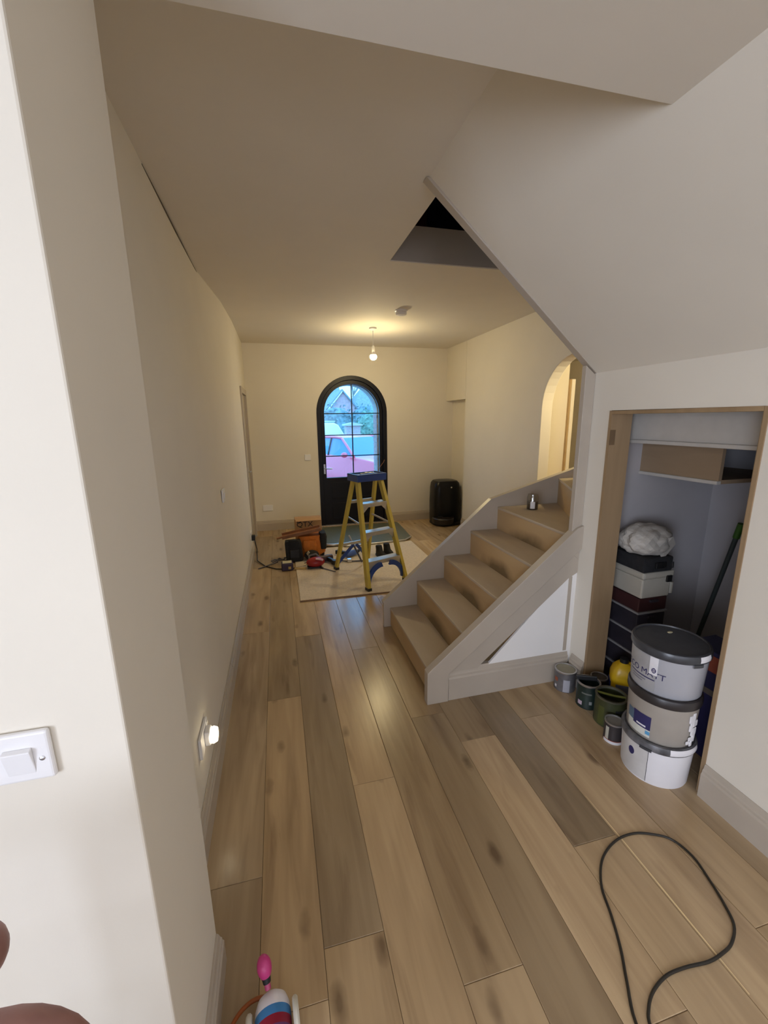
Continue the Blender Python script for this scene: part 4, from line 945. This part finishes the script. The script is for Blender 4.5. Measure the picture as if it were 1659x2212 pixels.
sub(t, MB().lathe([(0.0, 0), (0.018, 0.002), (0.018, 0.07), (0, 0.072)], (SX1+0.012, SY0+0.02, 0.63), 14), 'end_handle', BEI, smooth=40)
t = thing('black_case', 'flat black case between the beige box and the white bag', 'case', (2.08, 1.95, 0.78))
sub(t, MB().box(SX0-0.02, SX1-0.03, SY0-0.02, SY1, 0.784, 0.872), 'case_body', BLACKS, bevel=0.010)
sub(t, MB().box(SX0+0.05, SX0+0.12, SY0-0.034, SY0-0.018, 0.81, 0.845), 'carry_handle', BLACK, bevel=0.004)
sub(t, MB().tube([(SX1-0.04, SY0-0.01, 0.80), (SX1+0.02, SY0+0.02, 0.785), (SX1+0.09, SY0+0.08, 0.79)], 0.004, 6), 'cord', BLACK, smooth=60)
bagm = mat('crumpled_bag', (0.46, 0.43, 0.39), 0.7, var=0.08, scale=20, bump=0.4, bscale=60)
t = thing('white_bag', 'crumpled pale plastic bag on top of the cupboard stack', 'bag', (2.06, 1.95, 0.87))
bm = bmesh.new(); bmesh.ops.create_icosphere(bm, subdivisions=4, radius=1.0)
rs = random.Random(3)
ph = [(rs.uniform(2, 7), Vector((rs.uniform(-1, 1), rs.uniform(-1, 1), rs.uniform(-1, 1))).normalized(), rs.uniform(0, 6)) for _ in range(9)]
for v in bm.verts:
    d = sum(abs(math.sin(f*v.co.dot(n_)+p_)) for f, n_, p_ in ph)/9-0.6
    co = v.co*(1+0.45*d)
    v.co = Vector((2.05+co.x*0.155, 1.905+co.y*0.115, max(0.874, 0.945+co.z*0.095)))
me = bpy.data.meshes.new('bag_body'); bm.to_mesh(me); bm.free(); me.materials.append(bagm)
o = bpy.data.objects.new('bag_body', me); COL.objects.link(o); o.parent = t; o.matrix_parent_inverse = Matrix.Translation(t.location).inverted()
mbv = MB(); mbv.add([(2.02, 1.82, 0.95), (2.13, 1.80, 0.985), (2.19, 1.83, 0.925), (2.07, 1.795, 0.855), (2.10, 1.815, 0.93)], [(0, 3, 4), (0, 4, 1), (1, 4, 2), (2, 4, 3)])
sub(t, mbv, 'loose_flap', bagm)
t = thing('leaning_board', 'grey board leaning on the cupboard wall right of the drawer tower', 'board', (2.3, 2.0, 0))
sub(t, MB().obox(Matrix.Translation((2.275, 2.030, 0.40)) @ Matrix.Rotation(R(-2), 4, 'X'), 0.055, 0.008, 0.40), 'board_face', mat('grey_board', (0.13, 0.135, 0.16), 0.6), bevel=0.003)
sub(t, MB().obox(Matrix.Translation((2.203, 2.030, 0.42)) @ Matrix.Rotation(R(-2), 4, 'X'), 0.022, 0.006, 0.36), 'blue_film', mat('dusty_blue_film', (0.16, 0.19, 0.26), 0.4), bevel=0.002)
GRN = mat('green_plastic', (0.035, 0.105, 0.012), 0.45, var=0.05)
t = thing('floor_mop', 'green and dark grey mop leaning on the right inside the cupboard', 'mop', (2.45, 1.6, 0))
p0 = Vector((2.46, 1.87, 0.05)); p1 = Vector((2.36, 1.62, 1.085))
pm_ = p0.lerp(p1, 0.14); pn_ = p0.lerp(p1, 0.92)
sub(t, MB().tube([p0, pm_], 0.016, 12), 'swivel_joint', GRN, smooth=60)
sub(t, MB().tube([pm_, pn_], 0.012, 12), 'pole', mat('dark_grey_pole', (0.035, 0.045, 0.045), 0.4), smooth=60)
sub(t, MB().tube([pn_, p1], 0.016, 12), 'grip', GRN, smooth=60)
sub(t, MB().obox(Matrix.Translation((2.46, 1.86, 0.035)) @ Matrix.Rotation(R(-30), 4, 'Z'), 0.22, 0.055, 0.012), 'mop_head', GRN, bevel=0.006)
sub(t, MB().obox(Matrix.Translation((2.46, 1.86, 0.013)) @ Matrix.Rotation(R(-30), 4, 'Z'), 0.23, 0.06, 0.012), 'mop_pad', mat('mop_pad_fibre', (0.12, 0.13, 0.11), 0.95, bump=0.4), bevel=0.006)
t = thing('printed_carton', 'dark blue carton with an orange patch behind the tub stack', 'box', (2.0, 1.36, 0))
sub(t, MB().box(1.93, 2.10, 1.25, 1.47, 0.0, 0.56), 'carton', mat('dark_blue_carton', (0.02, 0.018, 0.07), 0.5), bevel=0.003)
sub(t, MB().box(1.927, 1.93, 1.30, 1.38, 0.46, 0.54), 'orange_patch', mat('orange_patch_print', (0.30, 0.06, 0.03), 0.5))
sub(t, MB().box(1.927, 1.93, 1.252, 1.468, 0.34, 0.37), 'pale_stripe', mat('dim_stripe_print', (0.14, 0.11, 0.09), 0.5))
t = thing('dark_crate', 'dark crate on the cupboard floor between the drawers and the bottle', 'crate', (2.05, 1.75, 0))
sub(t, MB().box(1.995, 2.16, 1.60, 1.79, 0.0, 0.02), 'crate_base', LIP)
cr = MB()
for (x0, x1, y0, y1) in ((2.0, 2.16, 1.775, 1.79), (2.0, 2.16, 1.61, 1.625), (2.145, 2.16, 1.625, 1.775), (2.0, 2.015, 1.625, 1.775)): cr.box(x0, x1, y0, y1, 0.02, 0.16)
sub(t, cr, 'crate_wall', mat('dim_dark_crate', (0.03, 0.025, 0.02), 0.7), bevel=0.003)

# ------------------------------------------------------------------ landing clothes seen through the stairwell
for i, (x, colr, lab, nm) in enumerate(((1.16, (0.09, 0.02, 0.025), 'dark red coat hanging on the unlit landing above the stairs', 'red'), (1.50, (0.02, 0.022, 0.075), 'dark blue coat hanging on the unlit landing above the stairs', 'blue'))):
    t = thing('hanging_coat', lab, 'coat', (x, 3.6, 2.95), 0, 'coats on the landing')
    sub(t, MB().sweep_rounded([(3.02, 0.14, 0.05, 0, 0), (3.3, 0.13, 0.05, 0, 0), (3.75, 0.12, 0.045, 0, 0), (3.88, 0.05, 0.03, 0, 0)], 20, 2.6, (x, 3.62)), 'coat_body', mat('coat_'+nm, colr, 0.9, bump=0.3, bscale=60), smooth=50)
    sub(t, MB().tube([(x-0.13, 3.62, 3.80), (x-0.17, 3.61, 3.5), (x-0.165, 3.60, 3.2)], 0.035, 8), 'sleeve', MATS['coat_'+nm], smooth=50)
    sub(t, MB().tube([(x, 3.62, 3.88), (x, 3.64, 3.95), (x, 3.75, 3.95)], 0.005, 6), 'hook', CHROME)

# ------------------------------------------------------------------ cable on the near floor
pts = [(0.835, 0.40), (0.848, 0.53), (0.861, 0.633), (0.905, 0.71), (0.951, 0.784), (0.990, 0.865), (1.022, 0.945), (1.075, 1.010), (1.136, 1.051), (1.215, 1.078), (1.296, 1.081), (1.362, 1.060), (1.418, 1.023), (1.437, 0.95), (1.418, 0.873), (1.392, 0.80), (1.36, 0.741), (1.302, 0.705), (1.245, 0.692), (1.185, 0.687), (1.105, 0.694), (1.033, 0.693), (0.965, 0.675), (0.920, 0.648), (0.894, 0.615), (0.880, 0.53), (0.865, 0.40)]
def smooth_path(p, k=5):
    out = []
    for i in range(len(p)-1):
        p0, p1, p2, p3 = p[max(i-1, 0)], p[i], p[i+1], p[min(i+2, len(p)-1)]
        for j in range(k):
            t_ = j/k
            out.append(tuple(0.5*((2*b_)+(-a_+c_)*t_+(2*a_-5*b_+4*c_-d_)*t_*t_+(-a_+3*b_-3*c_+d_)*t_**3) for a_, b_, c_, d_ in zip(p0, p1, p2, p3)))
    return out+[p[-1]]
o = MB().tube([(x, y, 0.0046) for x, y in smooth_path(pts)], 0.0044, 10).build('power_cable', mat('dark_brown_flex', (0.020, 0.016, 0.011), 0.45), smooth=60)
tag(o, 'dark cable looped on the oak boards in the near right', 'cable')

# ------------------------------------------------------------------ striped toy
TOYLOC = (-0.112, 0.853, 0)
TW = mat('toy_white_plastic', (0.84, 0.82, 0.90), 0.3, var=0.01)
ty = thing('push_toy', 'striped white toy with a pink knob on the floor beside the pier', 'toy', TOYLOC, R(4), local=True); ty.scale = (0.78, 0.78, 0.78)
TB = 0.062
prof = [(0.0, 0.0), (0.030, 0.004), (0.050, 0.018), (0.059, 0.04), (TB, 0.062)]
# capsule body lying along local Y, nose towards +Y; stripes are separate rings
RX_ = Matrix.Translation((0, 0.085, 0.075)) @ Matrix.Rotation(R(90), 4, 'X')
def ringY(r0, y0, r1, y1, m_, nm):
    MB().lathe([(r0, y0), (r1, y1)], (0, 0, 0), 32, RX_, caps=False).build(nm, m_, ty, smooth=60)
MB().lathe(prof, (0, 0, 0), 32, RX_, caps=False).build('nose_dome', TW, ty, smooth=60)
cols = [('blue_band', (0.05, 0.22, 0.50)), ('red_band', (0.28, 0.010, 0.035)), ('purple_band', (0.16, 0.05, 0.17)), ('orange_band', (0.50, 0.16, 0.03)), ('green_band', (0.10, 0.3, 0.10))]
y = 0.062
for nm, cc in cols:
    ringY(TB, y, TB, y+0.026, mat('toy_'+nm, cc, 0.3), nm); y += 0.026
MB().lathe([(TB, y), (0.055, y+0.012), (0.0, y+0.018)], (0, 0, 0), 32, RX_, caps=False).build('tail_cap', TW, ty, smooth=60)
for sx in (-1, 1):
    MB().lathe([(0.0, 0.0), (0.058, 0.0), (0.064, 0.006), (0.064, 0.014), (0.058, 0.02), (0.0, 0.02)], (sx*0.068+(0 if sx > 0 else -0.02), -0.01, 0.066), 32, Matrix.Rotation(R(90), 4, 'Y')).build('wheel', mat('toy_cream_plastic', (0.72, 0.70, 0.62), 0.35), ty, smooth=40)
kb = Vector((-0.010, 0.075, 0.125)); kt = Vector((-0.022, 0.125, 0.205))
MB().tube([kb, kb.lerp(kt, 0.22)], 0.011, 12).build('knob_stem', mat('toy_pink_dark', (0.45, 0.06, 0.16), 0.35), ty, smooth=60)
MB().tube([kb.lerp(kt, 0.2), kb.lerp(kt, 0.42)], [0.014, 0.017], 14).build('knob_collar', BLACK, ty, smooth=60)
dq = (kt-kb).to_track_quat('Z', 'Y').to_matrix().to_4x4()
MB().ball(kb.lerp(kt, 0.68), 0.026, 0.026, 0.037, 20, 12, dq).build('pink_knob', mat('toy_pink', (0.56, 0.045, 0.21), 0.35), ty, smooth=60)
MB().tube([(-0.075+0.115*math.cos(a)+0.02, 0.02+0.135*math.sin(a)-0.04, 0.03) for a in [PI*0.42+i*(PI*0.62)/14 for i in range(15)]], 0.0075, 8).build('orange_loop', mat('toy_orange', (0.34, 0.085, 0.015), 0.4), ty, smooth=60)

# ------------------------------------------------------------------ brown armchair at the left edge
LEA = mat('brown_leather', (0.30, 0.15, 0.13), 0.5, var=0.10, scale=30, bump=0.1)
ch = thing('high_chair', 'tall brown bentwood high chair with rounded top rail before the light switch', 'chair', (-0.42, 0.33, 0), local=True)
rail = [(0.150, 0.07, 0.55), (0.152, 0.07, 0.80), (0.155, 0.07, 0.93)]
for i in range(7): a = PI/2*i/6; rail.append((0.088+0.066*math.cos(a), 0.07, 0.955+0.066*math.sin(a)))
rail += [(0.0, 0.07, 1.021)]
rail = rail+[(-x, y, z) for x, y, z in rail[:-1][::-1]]
MB().tube(rail, [0.016, 0.019, 0.021]+[0.023]*8+[0.023]*7+[0.021, 0.019, 0.016], 16).build('back_frame', LEA, ch, smooth=60)
MB().tube([(-0.152, 0.07, 0.74), (0.152, 0.07, 0.74)], 0.011, 10).build('back_rail', LEA, ch, smooth=60)
MB().lathe([(0.0, 0.0), (0.16, 0.0), (0.17, 0.012), (0.17, 0.03), (0.15, 0.042), (0.0, 0.046)], (0.0, -0.06, 0.55), 32).build('seat', LEA, ch, smooth=50)
MB().tube([(0.0, 0.08, 0.58), (0.006, 0.14, 0.80), (0.010, 0.17, 0.975)], [0.008, 0.008, 0.010], 12).build('arm_post', LEA, ch, smooth=60)
MB().ball((0.009, 0.17, 1.006), 0.039, 0.036, 0.040, 24, 16).build('knob', LEA, ch, smooth=60)
for sx in (-0.13, 0.13):
    for sy in (-0.18, 0.05): MB().beam((sx*1.2, sy*1.15, 0.0), (sx*0.85, sy*0.9, 0.56), 0.03, 0.03).build('leg', LEA, ch, bevel=0.004)

# ------------------------------------------------------------------ outdoors, through the door
GZ = -0.22
struct(MB().box(-40, 60, 6.64, 90, GZ-0.1, GZ).build('ground', mat('drive_paving', (0.42, 0.42, 0.42), 0.9, var=0.15, scale=2)))
BR = mat('brick_reveal', (0.52, 0.36, 0.34), 0.85, var=0.15, scale=20)
MOR = mat('mortar', (0.50, 0.48, 0.45), 0.9)
poly = [(-0.62, GZ), (0.72, GZ), (0.72, DS)]+arc(DX, DS, 0.425, PI, 0, 20)[1:-1]+[(1.57, DS), (1.57, GZ), (2.95, GZ), (2.95, 2.95), (-0.62, 2.95)]
bw = struct(MB().prism(poly, 1, 6.64, 6.90).build('wall_outside', MOR))
me = None
for i in range(26):
    z = GZ+0.01+0.075*i
    if z+0.065 > 1.76: break
    for j, (y0, y1) in enumerate(((6.655, 6.755), (6.765, 6.905)) if i % 2 else ((6.655, 6.865), (6.875, 6.905))):
        b_ = MB().box(1.562, 1.60, y0, y1, z, z+0.065); sub(bw, b_, 'brick', BR)
CARR = mat('red_car_paint', (0.74, 0.09, 0.13), 0.25, var=0.02, coat=0.5)
CGL = mat('car_window_glass', (0.10, 0.20, 0.36), 0.12, var=0.02, spec=0.3)
RUB = mat('tyre_rubber', (0.03, 0.03, 0.03), 0.8)
car = thing('car', 'red car parked on the drive seen through the door glass', 'car', (2.118, 11.55, GZ), math.atan2(-0.866, 0.5), local=True)
def loft(secs, name, m_, bevel=0.0):
    mb = MB(); k_ = len(secs[0]); vs = [p for s_ in secs for p in s_]
    fs = [(i*k_+j, i*k_+(j+1) % k_, (i+1)*k_+(j+1) % k_, (i+1)*k_+j) for i in range(len(secs)-1) for j in range(k_)]
    fs += [tuple(range(k_))[::-1], tuple(range((len(secs)-1)*k_, len(secs)*k_))]
    mb.add(vs, fs); return mb.build(name, m_, car, bevel=bevel, smooth=40, segs=3)
def sec(x, w, z0, z1, tw):
    return [(x, -w, z0), (x, -w, z0+0.55*(z1-z0)), (x, -tw, z1), (x, tw, z1), (x, w, z0+0.55*(z1-z0)), (x, w, z0)]
loft([sec(-2.1, 0.70, 0.35, 0.85, 0.6), sec(-1.9, 0.84, 0.22, 0.98, 0.74), sec(-1.0, 0.88, 0.20, 0.98, 0.78), sec(0.7, 0.88, 0.20, 0.96, 0.78), sec(1.5, 0.86, 0.22, 0.86, 0.72), sec(1.95, 0.80, 0.26, 0.74, 0.62), sec(2.12, 0.66, 0.34, 0.62, 0.5)], 'body', CARR, 0.03)
def cab(x, w, z): return [(x, -w, z), (x, w, z)]
mb = MB()
lo = [(-1.75, 0.74), (-1.2, 0.77), (0.0, 0.78), (0.78, 0.76)]; hi_ = [(-1.35, 0.58), (-0.9, 0.60), (-0.1, 0.60), (0.10, 0.58)]
vs = [(x, -w, 0.95) for x, w in lo]+[(x, w, 0.95) for x, w in lo]+[(x, -w, 1.40) for x, w in hi_]+[(x, w, 1.40) for x, w in hi_]
fs = []
for i in range(3): fs += [(i, i+1, 9+i, 8+i), (4+i, 12+i, 13+i, 5+i)]
fs += [(3, 7, 15, 11), (0, 8, 12, 4)]
mb.add(vs, fs); mb.build('windows', CGL, car)
mb = MB(); vs = [(x, s_*w, 1.395) for x, w in hi_ for s_ in (-1, 1)]+[(x, s_*w*0.82, 1.445) for x, w in [(-1.2, 0.56), (-0.85, 0.58), (-0.15, 0.58), (0.0, 0.56)] for s_ in (-1, 1)]
fs = [(2*i, 2*i+2, 2*i+10, 2*i+8) for i in range(3)]+[(2*i+1, 2*i+9, 2*i+11, 2*i+3) for i in range(3)]+[(8+2*i, 10+2*i, 11+2*i, 9+2*i) for i in range(3)]+[(0, 8, 9, 1), (6, 7, 15, 14)]
mb.add(vs, fs); mb.build('roof', CARR, car, smooth=50)
for s_ in (-1, 1):
    MB().tube([(0.80, s_*0.765, 0.95), (0.45, s_*0.685, 1.20), (0.12, s_*0.595, 1.40), (-0.10, s_*0.605, 1.42), (-0.9, s_*0.605, 1.42), (-1.35, s_*0.585, 1.39), (-1.75, s_*0.745, 0.95)], 0.035, 8).build('window_pillar', CARR, car, smooth=60)
    MB().beam((-0.25, s_*0.785, 0.95), (-0.30, s_*0.61, 1.40), 0.05, 0.03).build('door_pillar', BLACK, car)
    MB().ball((0.62, s_*0.93, 1.0), 0.06, 0.10, 0.07).build('wing_mirror', CARR, car, smooth=60)
    MB().box(1.93, 2.02, s_*0.62-0.12, s_*0.62+0.12, 0.60, 0.70).build('headlight', WHITE, car, bevel=0.02)
    for xw in (-1.3, 1.35):
        MB().lathe([(0.0, -0.1), (0.28, -0.1), (0.31, -0.06), (0.31, 0.06), (0.28, 0.1), (0.0, 0.1)], (xw, s_*0.80, 0.31), 24, Matrix.Rotation(PI/2, 4, 'X')).build('wheel', RUB, car, smooth=40)
VAN = mat('white_van_paint', (0.85, 0.86, 0.86), 0.35, var=0.01)
vn = thing('van', 'white van parked beyond the red car seen through the door', 'van', (1.9, 18.6, GZ), 0, local=True)
MB().prism([(-2.6, 0.25), (1.15, 0.25), (1.15, 0.95), (0.95, 1.10), (0.62, 1.66), (0.45, 1.75), (-2.5, 1.78), (-2.6, 1.7)], 1, -0.9, 0.9).build('body', VAN, vn, bevel=0.05, smooth=40, segs=3)
MB().box(-2.4, 0.5, -0.80, 0.80, 1.785, 1.83).build('roof_rail', CHROME, vn, bevel=0.01)
for y_ in (0.895,): MB().prism([(-0.25, 1.12), (0.78, 1.12), (0.50, 1.58), (-0.25, 1.58)], 1, y_, y_+0.01).build('side_window', CGL, vn)
for xw in (-1.8, 0.6):
    for s_ in (-1, 1): MB().lathe([(0.0, -0.1), (0.28, -0.1), (0.33, -0.06), (0.33, 0.06), (0.28, 0.1), (0.0, 0.1)], (xw, s_*0.82, 0.33), 20, Matrix.Rotation(PI/2, 4, 'X')).build('wheel', RUB, vn, smooth=40)
gp = thing('gate_pillar', 'brick gate pillar beyond the red car', 'pillar', (2.48, 14.2, GZ))
sub(gp, MB().box(2.25, 2.72, 13.95, 14.42, GZ, 1.46), 'pillar_shaft', BR)
sub(gp, MB().prism([(2.18, 1.46), (2.79, 1.46), (2.79, 1.50), (2.485, 1.56), (2.18, 1.50)], 1, 13.88, 14.49), 'cap_stone', MOR)
for i in range(8):
    sub(gp, MB().box(2.243, 2.727, 13.943, 14.427, 0.75+0.09*i, 0.76+0.09*i), 'mortar_joint', MOR)
# low garden wall behind
LEAFM = mat('hedge_leaves', (0.17, 0.26, 0.19), 0.8, var=0.5, scale=8)
def leafy(name, label, cat, boxes, n, size, m_, seed, group=None, trunk=None):
    t = thing(name, label, cat, (boxes[0][0], boxes[0][1], GZ), 0, group)
    rs = random.Random(seed); vs = []; fs = []
    for (cx, cy, cz, rx, ry, rz) in boxes:
        for _ in range(n):
            u = rs.uniform(-1, 1); a = rs.uniform(0, 2*PI); rr_ = rs.uniform(0.72, 1.05); q = math.sqrt(1-u*u)
            p = Vector((cx+rx*rr_*q*math.cos(a), cy+ry*rr_*q*math.sin(a), cz+rz*rr_*u))
            d1_ = Vector((rs.uniform(-1, 1), rs.uniform(-1, 1), rs.uniform(-1, 1))).normalized()*size
            d2_ = d1_.orthogonal().normalized()*size*0.6
            k_ = len(vs); vs += [tuple(p-d1_), tuple(p+d2_), tuple(p+d1_), tuple(p-d2_)]; fs.append((k_, k_+1, k_+2, k_+3))
    sub(t, MB().add(vs, fs), 'foliage', m_)
    inner = MB()
    for (cx, cy, cz, rx, ry, rz) in boxes: inner.ball((cx, cy, cz), rx*0.86, ry*0.86, rz*0.86, 16, 10)
    sub(t, inner, 'inner_mass', m_, smooth=60)
    if trunk: sub(t, MB().tube(trunk, [0.09, 0.05], 8), 'trunk', mat('bark', (0.16, 0.12, 0.09), 0.9))
    return t
leafy('garden_hedge', 'leafy green hedge right of the brick gate pillar outside', 'hedge', [(3.6, 15.5, 0.9, 0.95, 0.6, 1.25), (4.9, 15.6, 0.85, 0.9, 0.6, 1.2)], 900, 0.07, LEAFM, 4)
HB2 = mat('distant_hedge_leaves', (0.17, 0.22, 0.22), 0.85, var=0.4, scale=4)
leafy('garden_hedge', 'long clipped hedge across the road before the houses', 'hedge', [(1.5+1.9*i, 25.0, 1.1, 1.4, 0.8, 1.35+0.12*(i % 3)) for i in range(7)], 320, 0.11, HB2, 5)
ROOF = mat('slate_roof', (0.24, 0.25, 0.27), 0.8, var=0.2, scale=6)
BRK = mat('red_brick_house', (0.60, 0.34, 0.33), 0.85, var=0.15, scale=5)
h1 = thing('house', 'red brick gabled house with white verge beyond the hedge', 'house', (4.6, 31, GZ))
sub(h1, MB().prism([(3.4, GZ), (5.8, GZ), (5.8, 2.20), (4.6, 3.60), (3.4, 2.20)], 1, 30.0, 36.0), 'brick_gable', BRK)
sub(h1, MB().prism([(3.2, 2.10), (4.6, 3.74), (6.0, 2.10), (6.0, 1.98), (4.6, 3.60), (3.2, 1.98)], 1, 29.85, 36.2), 'roof', ROOF)
sub(h1, MB().prism([(3.2, 1.99), (4.6, 3.63), (4.6, 3.53), (3.2, 1.87)], 1, 29.80, 29.86), 'verge_board', VAN)
for x in (4.15,): f_ = sub(h1, MB().box(x, x+0.9, 29.95, 30.02, 0.6, 1.7), 'window', VAN); sub(f_, MB().box(x+0.07, x+0.83, 29.93, 29.96, 0.67, 1.63), 'pane', CGL)
h2 = thing('house', 'house with a broad slate hipped roof right of the brick gable', 'house', (9.5, 36, GZ))
sub(h2, MB().box(6.8, 14, 37, 43, GZ, 2.6), 'walls', BRK)
mb = MB(); mb.add([(6.5, 36.4, 2.5), (14.6, 36.4, 2.5), (14.6, 43.6, 2.5), (6.5, 43.6, 2.5), (7.9, 40, 4.5), (12.6, 40, 4.5)], [(0, 1, 5, 4), (1, 2, 5), (2, 3, 4, 5), (3, 0, 4), (0, 3, 2, 1)])
sub(h2, mb, 'roof', ROOF)
for x in (8.0, 10.6): f_ = sub(h2, MB().box(x, x+1.1, 36.94, 37.02, 0.6, 1.9), 'window', VAN); sub(f_, MB().box(x+0.08, x+1.02, 36.92, 36.95, 0.68, 1.82), 'pane', CGL)
h3 = thing('house', 'low dark roofed house left of the red brick gable', 'house', (0, 40, GZ))
sub(h3, MB().box(-4, 5.6, 38, 44, GZ, 2.4), 'walls', BRK)
sub(h3, MB().prism([(37.5, 2.3), (41, 4.7), (44.5, 2.3)], 0, -4.4, 6.0), 'roof', ROOF)
def bare_tree(label, x, y, h, seed):
    t = thing('bare_tree', label, 'tree', (x, y, GZ), 0, 'bare winter trees beyond the houses')
    rs = random.Random(seed); mb = MB(); tr_ = MB()
    tr_.tube([(x, y, GZ), (x+0.05, y, GZ+h*0.35), (x, y, GZ+h*0.5)], [0.16, 0.12, 0.10], 8)
    def grow(p, d, l, r, k_):
        q = p+d*l; mb.tube([p, p.lerp(q, 0.5)+Vector((rs.uniform(-.04, .04), 0, 0)), q], [r, r*0.85, r*0.7], 5)
        if k_ == 0: return
        for _ in range(3):
            nd = (d+Vector((rs.uniform(-.75, .75), rs.uniform(-.5, .5), rs.uniform(-.15, .5)))).normalized()
            grow(q, nd, l*0.72, r*0.65, k_-1)
    for _ in range(5): grow(Vector((x, y, GZ+h*0.5)), Vector((rs.uniform(-.7, .7), rs.uniform(-.4, .4), 1)).normalized(), h*0.2, 0.08, 3)
    sub(t, tr_, 'trunk', mat('pale_bark', (0.30, 0.27, 0.24), 0.9)); sub(t, mb, 'branches', MATS['pale_bark'])
bare_tree('bare tree rising between the gable and the slate roof', 8.6, 48.0, 9.0, 2)
bare_tree('bare tree rising behind the left part of the houses', 6.6, 56.0, 10.5, 9)
